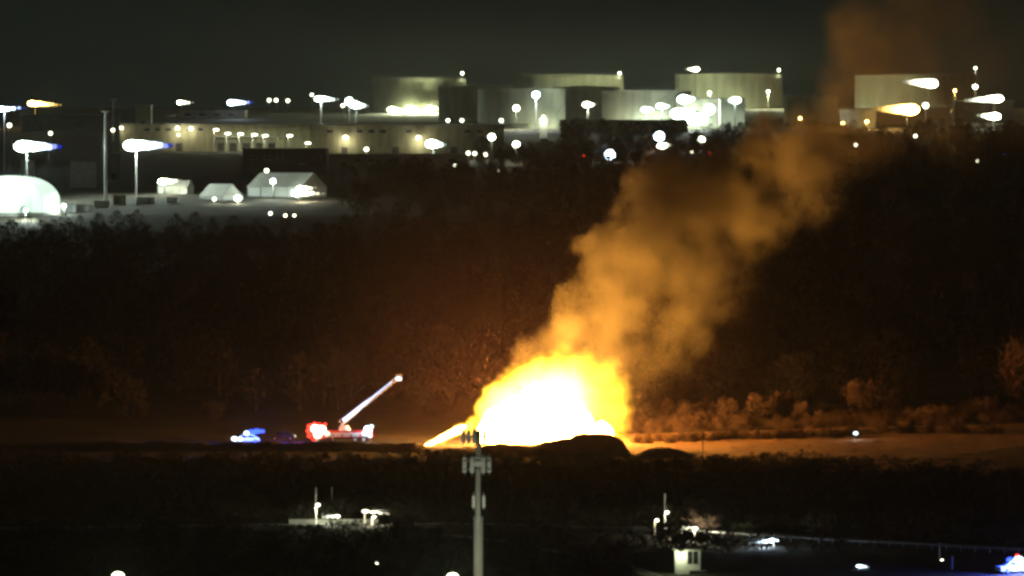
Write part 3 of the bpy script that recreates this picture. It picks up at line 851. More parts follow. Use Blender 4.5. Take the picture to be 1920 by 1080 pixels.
# ------------------------------------------------------------------ fire
e_fire = empty('fire', (pX(1030, 1000), 1000, 0)); tag(e_fire, 'huge white-yellow blaze behind the dark earth berm', 'fire')
m_flame = glow('flame', (1.0, .38, .065), 240.0)
def flame_mesh(r, h, lean, seed):
    b = MB(); n = 12; m = 9
    for j in range(m + 1):
        t = j / m
        rr = r * (math.sin(math.pi * (.22 + t * .78)) ** .55) * (1 + .12 * t) + .02
        for k in range(n):
            a = 2 * math.pi * k / n
            q = 1 + .35 * mnoise.noise(Vector((math.cos(a) * 1.2, math.sin(a) * 1.2, t * 2.6 + seed)))
            b.v.append((lean[0] * t ** 1.3 + rr * q * math.cos(a), lean[1] * t + rr * q * math.sin(a) * .8, h * t))
    for j in range(m):
        for k in range(n):
            b.f.append((j * n + k, j * n + (k + 1) % n, (j + 1) * n + (k + 1) % n, (j + 1) * n + k))
    b.f.append(tuple(reversed(range(n)))); b.f.append(tuple(m * n + k for k in range(n)))
    return b
for i, (fx, fw, ft, dd, ln) in enumerate([(918, 26, 762, 999, 1.5), (952, 34, 742, 1003, 1.8), (990, 38, 716, 1001, 1.6), (1028, 36, 718, 1004, 1.0), (1068, 34, 742, 1001, .3), (1096, 24, 768, 1003, -.5), (1132, 18, 790, 1002, -.4), (940, 30, 780, 996, .6), (1010, 40, 755, 996, .5), (1055, 36, 768, 996, 0)]):
    p = px(fx, 836, 1000); top = px(fx, ft, 1000).z
    o = flame_mesh(fw / 10, top + .6, (ln, 0), i * 3.7).build('flame', m_flame, e_fire, True)
    o.location = (p.x - e_fire.location.x, dd - 1000, -.6)
m_jet = glow('jet_flame', (1.0, .38, .065), 70.0)
a0, a1 = px(798, 837, 990), px(868, 802, 990)
for off, ln_, rr_ in ((0.0, .62, .42), (.3, .75, .6), (.55, .55, .75)):
    o = flame_mesh(rr_, (a1 - a0).length * ln_, (.3, 0), off * 20 + 2).build('jet_flame', m_jet, e_fire, True)
    o.location = a0.lerp(a1, off) - e_fire.location
    o.rotation_euler = (a1 - a0).to_track_quat('Z', 'Y').to_euler()

def volume_object(name, spheres, lo, hi, voxel, warp, soft, dens, material, k=2.0):
    """density field: smooth union of noisy balls; soft(x,z) and dens given as node builders"""
    v = bpy.data.volumes.new(name); o = bpy.data.objects.new(name, v); COL.objects.link(o)
    ng = bpy.data.node_groups.new(name, 'GeometryNodeTree')
    ng.interface.new_socket('Geometry', in_out='OUTPUT', socket_type='NodeSocketGeometry')
    N = ng.nodes; L = ng.links
    def math_(op, a, b=None, c=None, clamp=False):
        n = N.new('ShaderNodeMath'); n.operation = op; n.use_clamp = clamp
        for i, q in enumerate((a, b, c)):
            if q is None: continue
            if isinstance(q, (int, float)): n.inputs[i].default_value = q
            else: L.new(q, n.inputs[i])
        return n.outputs[0]
    def vm(op, a, b=None, s=None):
        n = N.new('ShaderNodeVectorMath'); n.operation = op
        for i, q in enumerate((a, b)):
            if q is None: continue
            if isinstance(q, (tuple, Vector)): n.inputs[i].default_value = tuple(q)
            else: L.new(q, n.inputs[i])
        if s is not None: n.inputs['Scale'].default_value = s
        return n.outputs['Value'] if op in ('LENGTH', 'DISTANCE') else n.outputs[0]
    def noise(vec, scale, detail=2.0, out='Fac', rough=.5):
        n = N.new('ShaderNodeTexNoise'); n.inputs['Scale'].default_value = scale; n.inputs['Detail'].default_value = detail
        n.inputs['Roughness'].default_value = rough
        L.new(vec, n.inputs['Vector']); return n.outputs[0 if out == 'Fac' else 1]
    pos = N.new('GeometryNodeInputPosition').outputs[0]
    p = pos
    for sc_, amp, det in warp:
        c = noise(pos, sc_, det, 'Color')
        c = vm('SCALE', vm('SUBTRACT', c, (.5, .5, .5)), s=amp * 2)
        p = vm('ADD', p, c)
    dist = None
    for c, r in spheres:
        q = math_('SUBTRACT', vm('DISTANCE', p, c), r)
        dist = q if dist is None else math_('SMOOTH_MIN', dist, q, k)
    sep = N.new('ShaderNodeSeparateXYZ'); L.new(pos, sep.inputs[0])
    sw = soft(math_, sep); de = dens(math_, sep, noise, pos)
    u = math_('DIVIDE', math_('MULTIPLY', dist, -1.0), sw, clamp=True)
    u = math_('MULTIPLY', math_('MULTIPLY', u, u), math_('SUBTRACT', 3.0, math_('MULTIPLY', u, 2.0)))
    den = math_('MULTIPLY', u, de)
    vc = N.new('GeometryNodeVolumeCube')
    L.new(den, vc.inputs['Density'])
    vc.inputs['Min'].default_value = lo; vc.inputs['Max'].default_value = hi
    for ax, i in zip('XYZ', range(3)):
        vc.inputs['Resolution ' + ax].default_value = max(8, int((hi[i] - lo[i]) / voxel))
    sm = N.new('GeometryNodeSetMaterial'); sm.inputs['Material'].default_value = material
    out = N.new('NodeGroupOutput')
    L.new(vc.outputs[0], sm.inputs['Geometry']); L.new(sm.outputs[0], out.inputs[0])
    md = o.modifiers.new('field', 'NODES'); md.node_group = ng
    v.materials.append(material)
    return o

def vol_mat(name, color, density, emis=0.0, emis_col=(1, 1, 1), aniso=0.0):
    m = bpy.data.materials.new(name); m.use_nodes = True; t = m.node_tree
    for n in list(t.nodes): t.nodes.remove(n)
    o = t.nodes.new('ShaderNodeOutputMaterial'); pv = t.nodes.new('ShaderNodeVolumePrincipled')
    vi = t.nodes.new('ShaderNodeVolumeInfo')
    mu = t.nodes.new('ShaderNodeMath'); mu.operation = 'MULTIPLY'; mu.inputs[1].default_value = density
    t.links.new(vi.outputs['Density'], mu.inputs[0])
    pv.inputs['Density Attribute'].default_value = ''
    pv.inputs['Temperature Attribute'].default_value = ''
    pv.inputs['Blackbody Intensity'].default_value = 0
    pv.inputs['Color'].default_value = (*color, 1); pv.inputs['Anisotropy'].default_value = aniso
    t.links.new(mu.outputs[0], pv.inputs['Density'])
    if emis:
        me_ = t.nodes.new('ShaderNodeMath'); me_.operation = 'MULTIPLY'; me_.inputs[1].default_value = emis
        t.links.new(vi.outputs['Density'], me_.inputs[0]); t.links.new(me_.outputs[0], pv.inputs['Emission Strength'])
        pv.inputs['Emission Color'].default_value = (*emis_col, 1)
    t.links.new(pv.outputs[0], o.inputs['Volume'])
    return m

def S(x, y, r, dy=0.0, d=1000):
    return (tuple(px(x, y, d) + Vector((0, dy, 0))), r / 10.0)

# burning gas round the flames
fire_balls = [S(1000, 676, 18), S(1060, 655, 20), S(1110, 660, 20), S(1150, 690, 22), S(955, 703, 17), S(922, 738, 15), S(900, 775, 14), S(930, 800, 42), S(915, 770, 32), S(950, 755, 50), S(975, 720, 40), S(1010, 710, 52), S(1050, 705, 55), S(1090, 705, 55), S(1120, 720, 55),
              S(1040, 770, 75), S(1090, 775, 60), S(1130, 775, 48), S(1145, 730, 44), S(1150, 770, 40), S(930, 822, 30, -10), S(975, 826, 30, -12), S(1030, 828, 26, -12), S(985, 790, 60), S(1140, 810, 40), S(1050, 820, 60),
              S(812, 832, 9, -10), S(828, 823, 13, -10), S(845, 814, 16, -10), S(862, 806, 19, -10), S(882, 800, 22, -8)]
def f_dens(m, s, nz, p):
    # hottest low on the left, thinner and yellower towards the top and the right
    q = m('ADD', m('MULTIPLY', m('MAXIMUM', m('SUBTRACT', s.outputs[0], 11.5), 0.0), .34), m('MULTIPLY', m('MAXIMUM', m('SUBTRACT', s.outputs[2], 9.5), 0.0), .26))
    core = m('ADD', m('MULTIPLY', m('POWER', 2.718, m('MULTIPLY', m('MULTIPLY', q, q), -1.0)), 1.9), .26)
    return m('MULTIPLY', core, m('ADD', m('MULTIPLY', nz(p, .22, 3), 1.3), .35))
v_fire = volume_object('burning_gas', fire_balls, (-20, 982, -1), (26, 1018, 25), .35,
                       [(.10, 1.8, 1), (.19, 1.9, 2), (.45, 1.5, 4)],
                       lambda m, s: m('ADD', 2.3, 0.0), f_dens,
                       vol_mat('burning_gas', (.9, .6, .3), .004, 1.9, (1.0, .47, .032)), 1.2)
v_fire.parent = e_fire; v_fire.location = -e_fire.location

# smoke
smoke_balls = [S(985, 650, 22, 4), S(978, 628, 14, 4), S(1040, 640, 40, 6), S(1000, 680, 35, 8), S(1075, 590, 55, 3), S(1062, 560, 32, 0), S(1100, 640, 60, 8), S(1150, 640, 70, 8), S(1130, 520, 66, 4), S(1092, 462, 34, 0), S(1120, 450, 38, 6), S(1180, 570, 85, 8), S(1225, 640, 70, 10), S(1190, 470, 80, 6),
               S(1265, 560, 85, 12), S(1330, 560, 70, 14), S(1195, 390, 56, 8), S(1245, 400, 75, 12), S(1205, 335, 44, 6), S(1270, 330, 72, 12), S(1300, 450, 90, 14), S(1375, 500, 80, 18), S(1390, 570, 48, 18),
               S(1350, 380, 90, 16), S(1430, 420, 85, 10), S(1340, 300, 60, 16), S(1430, 320, 85, 10), S(1520, 340, 85, -12), S(1510, 260, 80, -10), S(1440, 250, 50, 8), S(1590, 270, 85, -30), S(1600, 180, 90, -32), S(1680, 200, 85, -36), S(1650, 90, 100, -36), S(1750, 120, 100, -36), S(1580, 60, 70, -27), S(1720, 10, 110, -36), S(1830, 60, 100, -36), S(1620, -20, 80, -36), S(1850, -40, 110, -36),
               S(1180, 720, 55, 10), S(1235, 710, 50, 14), S(1285, 690, 45, 16), S(1165, 790, 40, 10), S(1215, 770, 40, 14), S(1130, 700, 60, 14), S(1320, 640, 45, 16),
               S(1700, 130, 170, -36), S(1820, 110, 170, -36), S(1780, 220, 120, -36), S(1890, 190, 130, -36), S(1640, 230, 100, -34), S(1760, 0, 180, -36)]
m_smoke = vol_mat('smoke', (.335, .335, .24), .155, aniso=.0)
def s_soft(m, s):
    return m('ADD', m('MULTIPLY', m('MAXIMUM', m('SUBTRACT', s.outputs[0], 12.0), 0.0), .11), 1.4)
def s_dens(m, s, nz, p):
    fall = m('POWER', 2.718, m('MULTIPLY', m('MAXIMUM', m('SUBTRACT', s.outputs[2], 22.0), 0.0), -.002))
    right = m('POWER', 2.718, m('MULTIPLY', m('MAXIMUM', m('SUBTRACT', s.outputs[0], 48.0), 0.0), -.11))
    n = m('MAXIMUM', m('SUBTRACT', m('MULTIPLY', nz(p, .13, 5, 'Fac', .62), 6.0), 2.2), 0.05)
    low = m('ADD', m('MULTIPLY', m('POWER', m('DIVIDE', m('SUBTRACT', s.outputs[2], 8.0), 34.0, None, True), 1.4), .96), .04)
    low = m('ADD', low, m('MULTIPLY', m('DIVIDE', m('SUBTRACT', s.outputs[2], 40.0), 22.0, None, True), 1.1))
    n = m('MULTIPLY', n, low)
    veil = m('MULTIPLY', m('DIVIDE', m('SUBTRACT', s.outputs[0], 46.0), 16.0, None, True), .024)
    return m('ADD', m('MULTIPLY', m('MULTIPLY', fall, right), n), veil)
v_smoke = volume_object('smoke_plume', smoke_balls, (-6, 950, 0), (112, 1048, 92), .6, [(.06, 3.4, 1), (.18, 2.0, 2), (.42, 1.1, 3)], s_soft, s_dens, m_smoke, 2.5)
tag(v_smoke, 'orange-lit smoke plume leaning right above the blaze', 'smoke', kind='stuff')

# tinted smoke volume added to give the red glow round the blaze
m_glow_smoke = vol_mat('glow_smoke', (.95, .56, .70), 2.1e-4)
v_glow_smoke = volume_object('glow_smoke', [(tuple(px(940, 800, 1005)), 58.0), (tuple(px(1150, 640, 1010)), 46.0), (tuple(px(940, 860, 955)), 45.0)], (-80, 900, -6), (95, 1084, 74), 6.0, [(.02, 8.0, 1)],
                        lambda m, s: m('ADD', 50.0, 0.0), lambda m, s, nz, p: m('ADD', nz(p, .03, 2), .5), m_glow_smoke, 8.0)
tag(v_glow_smoke, 'thin smoky air added for the red glow round the blaze', 'smoke', kind='stuff')

# ------------------------------------------------------------------ emergency vehicles
def wheel(parent, x, y, r, w):
    t = MB().tube((x, y - w / 2, r), (x, y + w / 2, r), r, n=16).build('wheel', M['tyre'], parent)
    MB().tube((x, y - w / 2 - .02, r), (x, y + w / 2 + .02, r), r * .58, n=12).build('rim', M['steel'], t)

e = empty('ladder_truck', (pX(640, 1000), 1000, H(pX(640, 1000), 1000)), 0); tag(e, 'fire ladder truck with flashing red lights and raised ladder', 'fire engine')
c = MB(); c.prism([(-5.9, .6), (-5.9, 1.7), (-5.6, 2.9), (-3.4, 3.05), (-3.4, .6)], -1.25, 1.25); cab = c.build('cab', M['red'], e)
MB().box((-5.72, 0, 2.25), (.3, 2.2, .9)).build('windscreen', M['glass'], cab)
for s in (-1, 1):
    MB().box((-4.9, s * 1.255, 2.3), (.9, .03, .8)).build('side_window', M['glass'], cab)
    MB().box((-3.95, s * 1.255, 2.3), (.7, .03, .8)).build('side_window', M['glass'], cab)
    MB().box((-4.9, s * 1.26, 1.25), (1.0, .03, 1.1)).build('door', M['red'], cab)
MB().box((.2, 0, .75), (11.6, 1.0, .35)).build('chassis', M['dark'], e)
bd = MB().box((1.3, 0, 1.55), (9.2, 2.5, 1.3)).build('body', M['red'], e)
for s in (-1, 1):
    MB().box((1.3, s * 1.262, 1.7), (9.1, .02, .18)).build('stripe', M['white'], bd)
    for k in range(5):
        MB().box((-2.4 + k * 1.7, s * 1.27, 1.35), (1.4, .03, .6)).build('locker_shutter', M['steel'], bd)
for x in (-4.6, 2.6, 4.2):
    for s in (-1, 1): wheel(e, x, s * 1.12, .55, .35)
for s in (-1, 1):
    for x in (-1.6, 5.4):
        MB().box((x, s * 1.9, .9), (.3, 1.6, .25)).box((x, s * 2.6, .45), (.18, .18, .9)).box((x, s * 2.6, .04), (.6, .6, .08)).build('outrigger', M['steel'], e)
tb = MB().lathe([(1.1, 2.2), (1.1, 2.6), (.8, 2.7), (.8, 3.1), (.01, 3.1)], 20, .6, 0).build('turntable', M['white'], e)
# ladder, rising to the right
P0 = Vector((-.1, 0, 3.2)); P1 = px(745, 712, 1000) - e.location; P1.y = 0
ax = (P1 - P0).normalized(); up = Vector((-ax.z, 0, ax.x))
def ladder_section(name, t0, t1, w, hgt, m):
    a = P0.lerp(P1, t0); b_ = P0.lerp(P1, t1); b = MB(); L = (b_ - a).length; n = max(4, int(L / .8))
    for s in (-1, 1):
        for o_ in (0, hgt):
            b.tube(a + up * o_ + Vector((0, s * w, 0)), b_ + up * o_ + Vector((0, s * w, 0)), .07, n=6)
        for k in range(n):
            q0 = a + ax * (L * k / n); q1 = a + ax * (L * (k + 1) / n)
            b.tube(q0 + Vector((0, s * w, 0)), q1 + up * hgt + Vector((0, s * w, 0)), .04, n=4)
            b.tube(q1 + up * hgt + Vector((0, s * w, 0)), q1 + Vector((0, s * w, 0)), .04, n=4)
    for k in range(n * 2):
        q0 = a + ax * (L * k / n / 2)
        b.tube(q0 + Vector((0, -w, 0)), q0 + Vector((0, w, 0)), .035, n=4)
    return b.build(name, m, e)
lad = ladder_section('ladder', 0, .55, .5, .7, M['white'])
lad2 = ladder_section('ladder_extension', .45, .99, .38, .5, M['white'])
MB().tube(P0 + Vector((-.4, 0, -.5)), P0 + ax * 4.5, .16, n=8).build('lift_cylinder', M['steel'], e)
for sec, t0, t1, rr, I in ((lad, .07, .50, .30, 26), (lad2, .50, .93, .13, 7)):
    for s in (-1, 1):
        MB().tube(P0.lerp(P1, t0) + up * .35 + Vector((0, s * .55, 0)), P0.lerp(P1, t1) + up * .35 + Vector((0, s * .45, 0)), rr, rr * .6, n=6).build('glow_strip', lens_mat('icy', 4.0, 'blue', .25) if rr > .2 else lens_mat('icy', 2.4, 'blue', .25), sec)  # glowing strips added in place of floodlight falling on the ladder
bk = MB().box(P1 + Vector((.3, 0, -.2)), (1.1, 1.6, .12))
for a, b in ((-1, -1), (1, -1), (1, 1), (-1, 1)):
    bk.tube(P1 + Vector((.3 + a * .5, b * .75, -.2)), P1 + Vector((.3 + a * .5, b * .75, .9)), .04, n=4)
for s in (-1, 1):
    bk.tube(P1 + Vector((-.2, s * .75, .9)), P1 + Vector((.8, s * .75, .9)), .04, n=4)
    bk.box(P1 + Vector((.3, s * .75, .3)), (1.0, .04, .8))
bkt = bk.build('bucket', M['white'], e)
MB().ball(P1 + Vector((.2, -.8, .2)), .5, 6, 4, (1.3, .6, .7)).build('floodlight', lens_mat('icy', 3.0), bkt)
lb = MB().box((-4.6, 0, 3.15), (.9, 2.2, .16)).build('light_bar', M['dark'], e)
for xx, zz_, tone, lv, rr in [(-5.9, 3.0, 'red', 5, .5), (-6.1, 2.2, 'red', 5, .5), (-5.9, 1.3, 'red', 4, .5), (-5.0, 3.45, 'red', 5, .42), (-4.1, 3.5, 'red', 3, .3), (-5.2, .6, 'red', 3, .35), (-3.0, 3.4, 'red', 4, .32),
                          (-4.9, 2.6, 'warm', 12, .8), (-3.7, 2.4, 'warm', 12, .85), (-4.4, 1.5, 'warm', 12, .75), (-2.6, 1.7, 'warm', 2.5, .45)]:
    MB().ball((xx, -1.5, zz_), rr, 8, 5, (1, .5, .9)).build('halo_beacon', lens_mat(tone, lv), lb)  # ring of red balls added to stand in for a red halo
lamp_light(lb, (-5.6, -3.0, 3.4), 'red', 60, .4)
lamp_light(lb, (-4.0, -2.6, 2.4), 'warm', 14, .4)
for xx, zz_, lv, rr in [(5.0, 2.4, 14, .75), (4.4, 1.7, 4, .5), (5.7, 3.0, 3, .4), (5.4, 1.2, 3, .4)]:
    MB().ball((xx, -1.45, zz_), rr, 8, 5, (1, .5, .9)).build('scene_light', lens_mat('icy', lv), bd)
lamp_light(bd, (4.8, -2.6, 2.8), 'icy', 22, .4)

def car(name, x, y, rz, label, m, lights):
    e = empty(name, (x, y, H(x, y) + .03), rz); tag(e, label, 'car')
    b = MB(); b.prism([(-2.4, .35), (-2.4, .85), (-1.5, .98), (1.4, 1.0), (2.35, .95), (2.4, .4)], -.92, .92); b.build('body', m, e)
    c = MB().prism([(-1.6, .98), (-.8, 1.6), (1.1, 1.64), (2.0, 1.0)], -.78, .78).build('cabin', m, e)
    for s in (-1, 1):
        MB().prism([(-1.35, 1.04), (-.75, 1.52), (.05, 1.55), (.05, 1.04)], s * .79 - .01, s * .79 + .01).build('side_window', M['glass'], c)
        MB().prism([(.15, 1.04), (.15, 1.55), (1.05, 1.56), (1.75, 1.04)], s * .79 - .01, s * .79 + .01).build('side_window', M['glass'], c)
        for xx in (-1.45, 1.5): wheel(e, xx, s * .82, .36, .24)
    bar = MB().box((.1, 0, 1.72), (.4, 1.3, .12)).build('light_bar', M['dark'], e)
    for (xx, yy, zz, tone, I, rr) in lights:
        MB().ball((xx, yy, zz), rr, 8, 5, (1.2, .6, .8)).build('lamp', lens_mat(tone, 4.5), bar)
        if I > 40: lamp_light(bar, (xx, yy - 1.0, zz + .3), tone, I * (.5 if name == 'response_car' else .1), .3)
    return e
car('patrol_car', pX(462, 998), 998, R(5), 'patrol car with blue roof lights left of the ladder truck', M['white'],
    [(-2.3, -.7, .85, 'icy', 60, .5), (-1.2, -1.0, .8, 'icy', 25, .4), (.0, -.5, 1.9, 'icy', 50, .45), (.9, -.5, 2.05, 'blue', 900, .6), (1.9, -.4, 2.2, 'blue', 900, .6), (2.9, -.3, 2.2, 'blue', 900, .4)])
car('parked_car', pX(530, 1008), 1008, R(-4), 'unlit car parked between patrol car and ladder truck', M['dark'], [(2.2, -.75, .8, 'white', 2, .22)])
car('response_car', pX(1905, 682), 682, R(20), 'response car with glaring white and blue lights in bottom right corner', M['white'],
    [(.1, -.8, 1.75, 'icy', 60, .6), (1.1, -.8, 1.5, 'icy', 60, .5), (-1.0, -.6, 1.75, 'blue', 260, .45), (.4, .3, 2.2, 'red', 30, .25)])

# ------------------------------------------------------------------ foreground
p = px(897, 800, 420)
e = empty('cell_tower', (p.x, 420, H(p.x, 420))); tag(e, 'slender pale cell tower monopole in front of the fire', 'cell tower')
zb = e.location.z; sc_ = 420 / FPX
def zz(y): return px(0, y, 420).z - zb
MB().tube((0, 0, -.5), (0, 0, zz(972)), .50, .37, 20).build('lower_pole', M['pole'], e, False)
MB().tube((0, 0, zz(972)), (0, 0, zz(806)), .27, .20, 16).build('upper_pole', M['pole'], e)
MB().tube((0, 0, zz(976)), (0, 0, zz(969)), .42, .42, 20).build('flange', M['steel'], e)
def panel(xpx, yt, yb, yy, w=.3):
    x = (xpx - 897) * sc_
    o = MB().box((x, yy, (zz(yt) + zz(yb)) / 2), (w, .16, zz(yt) - zz(yb))).build('panel_antenna', M['white'], e)
    MB().tube((x, yy + .16, zz(yb) - .2), (x, yy + .16, zz(yt) + .25), .045, n=6).build('mount_pipe', M['steel'], o)
    return o
for xp, yy in ((869, -.5), (879, -.9), (889, -.95), (908, -.3)):
    panel(xp, 806, 830, yy)
for xp, yt, yy in ((870, 790, -.3), (880, 785, -.7), (887, 783, -.6), (892, 788, .4)):
    x = (xp - 897) * sc_
    MB().tube((x, yy, zz(815)), (x, yy, zz(yt)), .035, .02, 6).build('whip_antenna', M['dark'], e)
for xp, yy in ((871, -.3), (885, -.9), (906, -.9), (917, -.2)):
    panel(xp, 858, 886, yy, .32)
for y in (818, 864, 880):
    fr = MB()
    fr.tube((-1.2, -.4, zz(y)), (.9, -.4, zz(y)), .05, n=6).tube((-1.2, -.4, zz(y)), (-.5, -.95, zz(y)), .05, n=6).tube((-.5, -.95, zz(y)), (.5, -.95, zz(y)), .05, n=6).tube((.5, -.95, zz(y)), (.9, -.4, zz(y)), .05, n=6)
    fr.tube((0, 0, zz(y)), (-.5, -.95, zz(y)), .05, n=6).tube((0, 0, zz(y)), (.5, -.95, zz(y)), .05, n=6)
    fr.build('antenna_frame', M['steel'], e)
MB().box((0, -.45, zz(868)), (.95, .5, .55)).build('radio_unit', M['white'], e)
MB().box((0, -.42, zz(858)), (1.3, .3, .18)).build('radio_bracket', M['steel'], e)
for xp, yy in ((888, -.2), (907, -.2)):
    panel(xp, 930, 952, yy, .22)
MB().tube((-.45, -.15, zz(941)), (.5, -.15, zz(941)), .05, n=6).build('antenna_frame', M['steel'], e)
MB().tube((.2, -.32, zz(968)), (.2, -.28, zz(880)), .05, n=6).build('feed_cable', M['dark'], e)

def street_lamp(lx, ly, d, label, tone, I, r, arm=0.0, side=1, dot=None):
    p = px(lx, ly, d); zb = H(p.x, d); h = p.z - zb
    e = empty('street_lamp', (p.x, d, zb)); tag(e, label, 'street lamp', 'street lamps of the near road')
    MB().tube((0, 0, -.3), (0, 0, h + .1), .14, .08, 8).build('pole', M['pole'], e)
    a = max(arm, .6) * side
    MB().tube((0, 0, h + .1), (a, 0, h + .1 - abs(a) * .12), .06, .045, 6).build('arm', M['pole'], e)
    hd = MB().box((a * .55, 0, h + .12), (abs(a) * .9 + .2, .35, .12)).build('lamp_head', M['dark'], e)
    if arm:  # shrinking, fading lenses along the arm imitate a lens streak
        for k in range(4):
            t = k / 3
            MB().ball((a * (.05 + .9 * t), -.12, h - .02 - abs(a) * .12 * t), r * (1 - .6 * t), 6, 4, (1.6, .8, .6)).build('lens', lens_mat(tone, 7 * (1 - t) + .5), hd)
    else:
        MB().ball((a * .5, -.1, h - .02), r, 8, 5, (1.1, .9, .8)).build('lens', lens_mat(tone, 9.0), hd)
    lamp_light(hd, (a * .5, -.7, h - .5), tone, I, .15)
    return e
street_lamp(683, 959, 772, 'street lamp with a long streak-shaped arm above the lit verge', 'warm', 22, .34, 3.6)
street_lamp(634, 968, 772, 'street lamp pointing left beside the long-armed one', 'white', 22, .28, 2.4, -1)
street_lamp(697, 970, 772, 'tiny dim street lamp right under the long-armed one', 'warm', 2, .2)
street_lamp(592, 947, 772, 'small round street lamp under a thin mast at left', 'white', 12, .26)
street_lamp(702, 1057, 700, 'single dot of a street lamp low left of the cell tower', 'white', 5, .24)
street_lamp(1247, 961, 765, 'small round street lamp under a thin mast right of the tower', 'white', 6, .26)
street_lamp(1228, 976, 752, 'tiny double street lamp left of the lit tree', 'warm', 2.5, .24)
street_lamp(1303, 991, 748, 'street lamp lighting the bare yellowish tree', 'warm', 120, .34, 1.6, -1)
street_lamp(1452, 1014, 730, 'bluish street lamp with a long streak-shaped bar pointing left', 'icy', 26, .5, 3.4, -1)
street_lamp(1137, 1063, 700, 'single dot of a street lamp at the end of the path', 'white', 4, .22)
street_lamp(1763, 1052, 705, 'dot of a street lamp under the thin mast at lower right', 'white', 5, .26)
street_lamp(1612, 1062, 690, 'slanted street lamp at the bottom edge right of the booth', 'icy', 5, .3, 1.2)
street_lamp(1751, 1066, 695, 'tiny street lamp low at the right bottom edge', 'white', 2, .18)
street_lamp(215, 1081, 560, 'glaring street lamp cut by the bottom edge at left', 'green', 220, .6)
street_lamp(841, 1083, 392, 'glaring lamp cut by the bottom edge beside the tower', 'white', 330, .42)
# thin masts
for xx, yt, d, lb in [(592, 914, 779, 'thin mast above the small lamp at left'), (622, 914, 790, 'faint thin mast right of the left one'), (1247, 926, 766, 'thin mast above the small lamp right of the tower'), (1763, 1018, 706, 'thin mast at lower right'), (1787, 1044, 690, 'thin white post at the bottom right edge'), (1318, 818, 940, 'thin dark pole against the lit field')]:
    p = px(xx, yt, d); zb = H(p.x, d); e = empty('thin_mast', (p.x, d, zb)); tag(e, lb, 'mast', 'thin masts near the road'); h = p.z - zb
    MB().tube((0, 0, -.3), (0, 0, h), .12, .07, 8).build('pole', M['dark'] if d > 900 else M['white'], e)
    MB().box((0, 0, h - .4), (.9 if d > 900 else .3, .08, .1)).build('cap_bracket', M['dark'], e)
# lamp in the field
p = px(1605, 838, 985); e = empty('portable_light', (p.x, 985, H(p.x, 985))); tag(e, 'small white work light standing in the lit field', 'work light')
MB().tube((0, 0, 0), (0, 0, 1.2), .06, n=6).build('stand', M['dark'], e)
for k in range(3):
    MB().tube((0, 0, .5), (.5 * math.cos(k * 2.1), .5 * math.sin(k * 2.1), 0), .04, n=4).build('leg', M['dark'], e)
hh = MB().box((0, .2, 1.4), (.9, .25, .6)).build('lamp_head', M['dark'], e)
MB().ball((0, -.1, 1.4), .38, 6, 4, (1.2, .5, .8)).build('lens', lens_mat('icy', 4.0), hh)
lamp_light(hh, (0, -.7, 1.3), 'icy', 4, .2)

# lit verge plants, shrubs and tree
LF = [shrub_mesh(s, 1500, True, M['leaf'], 1.0) for s in (41, 43)]
place_shrub('evergreen_bush', LF[0], pX(548, 655), 655, 2.6, 2.9, 'round pale green bush at the bottom edge left of the tower', cat='bush')
place_tree('verge_tree', PROTO[1], pX(1322, 752), 752, 5.0, 'bare yellowish tree lit by the street lamp right of the tower', wide=1.5)
place_shrub('verge_bush', LF[1], pX(1390, 758), 758, 2.6, 1.6, 'low bush right of the lit yellowish tree', cat='bush')
tag(MB().box((0, 0, 0), (1, 1, 1)).build('verge_wall', M['concrete']), 'low pale wall along the road under the left street lamps', 'wall')
o = bpy.data.objects['verge_wall']; o.location = (pX(625, 776), 776, .35); o.scale = (13, .35, .7); o.rotation_euler = (0, 0, R(-1))
for i, xx in enumerate((545, 562, 580, 598)):
    place_shrub('verge_shrub', LF[i % 2], pX(xx, 766), 766, .8, .8, ['leftmost', 'second', 'third', 'rightmost'][i] + ' of the small shrubs in front of the pale wall', 'shrubs at the pale wall', i, 'shrub')
rl = MB()
for k in range(26):
    t = k / 25; x = 24 + 46 * t
    y = float(np.interp(x, [c[0] for c in ROAD], [c[1] for c in ROAD])) - 5
    rl_p = (x, y, H(x, y))
    if k == 0:
        e = empty('guard_rail', rl_p); tag(e, 'steel guard rail along the near side of the road', 'guard rail'); last = None
    q = Vector(rl_p) - e.location
    MB().box((q.x, q.y, q.z + .4), (.12, .12, .8)).build('post', M['steel'], e)
    if last is not None:
        b = MB().tube(last + Vector((0, -.08, .65)), q + Vector((0, -.08, .65)), .09, n=6); b.build('rail', M['steel'], e)
    last = q

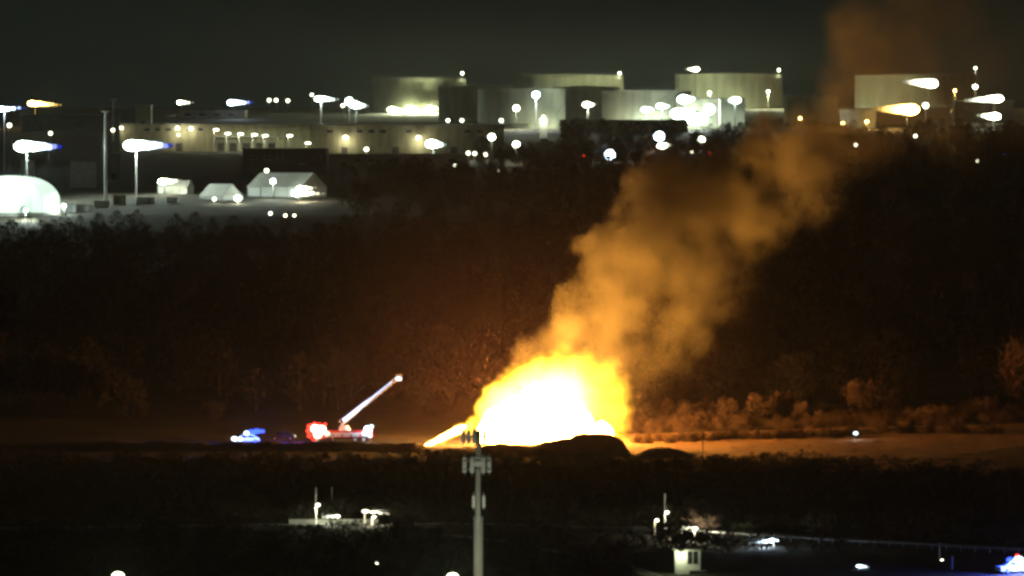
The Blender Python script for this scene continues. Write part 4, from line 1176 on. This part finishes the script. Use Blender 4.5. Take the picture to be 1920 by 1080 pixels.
# lit booth
d = 684; X = pX(1291, d); e = empty('guard_booth', (X, d, H(X, d))); tag(e, 'small white booth lit at the bottom edge', 'booth')
for x0, x1 in ((-1.75, -.15), (1.25, 1.5)):
    MB().box(((x0 + x1) / 2, -1.2, 1.5), (x1 - x0, .12, 3.0)).build('wall_panel', M['white'], e)
MB().box((0, 1.2, 1.5), (3.2, .12, 3.0)).build('wall_panel', M['white'], e)
for s in (-1.7, 1.45): MB().box((s, 0, 1.5), (.1, 2.27, 3.0)).build('wall_panel', M['white'], e)
MB().box((.55, -1.16, .55), (1.38, .1, 1.1)).build('wall_panel', M['white'], e)
w = MB().box((.55, -1.2, 2.95), (1.38, .1, .12)).box((.55, -1.2, 1.15), (1.38, .1, .1)).box((.55, -1.2, 2.05), (.07, .1, 1.7)).build('window', M['white'], e)
for s in (-1, 1): MB().box((.55 + s * .36, -1.17, 2.05), (.64, .03, 1.66)).build('pane', M['glass'], w)
MB().box((-.1, 0, 3.1), (3.9, 3.1, .2)).build('roof', M['roof'], e)
l = MB().box((-1.0, -2.0, 2.85), (.5, .4, .15)).tube((-1.0, -1.2, 3.0), (-1.0, -2.0, 2.95), .05).build('lamp_bracket', M['dark'], e)
MB().ball((-1.0, -2.0, 2.72), .14, 8, 5).build('lamp', lens_mat('green', 5), l)
lamp_light(l, (-1.0, -2.3, 2.5), 'green', 5, .1)
MB().box((1.2, -2.2, .25), (2.2, 1.0, .5)).build('step', M['concrete'], e)

# ------------------------------------------------------------------ haze
m = bpy.data.materials.new('haze'); m.use_nodes = True; t = m.node_tree
for n in list(t.nodes): t.nodes.remove(n)
o_ = t.nodes.new('ShaderNodeOutputMaterial'); pv = t.nodes.new('ShaderNodeVolumePrincipled')
pv.inputs['Color'].default_value = (.84, .92, .86, 1); pv.inputs['Density'].default_value = 2.0e-5; pv.inputs['Anisotropy'].default_value = .72
pv.inputs['Density Attribute'].default_value = ''
t.links.new(pv.outputs[0], o_.inputs['Volume'])
hz = MB().box((0, 2090, 62), (1900, 4920, 128)).build('haze', m)
tag(hz, 'thin night haze glowing round the fire', 'haze', kind='stuff')
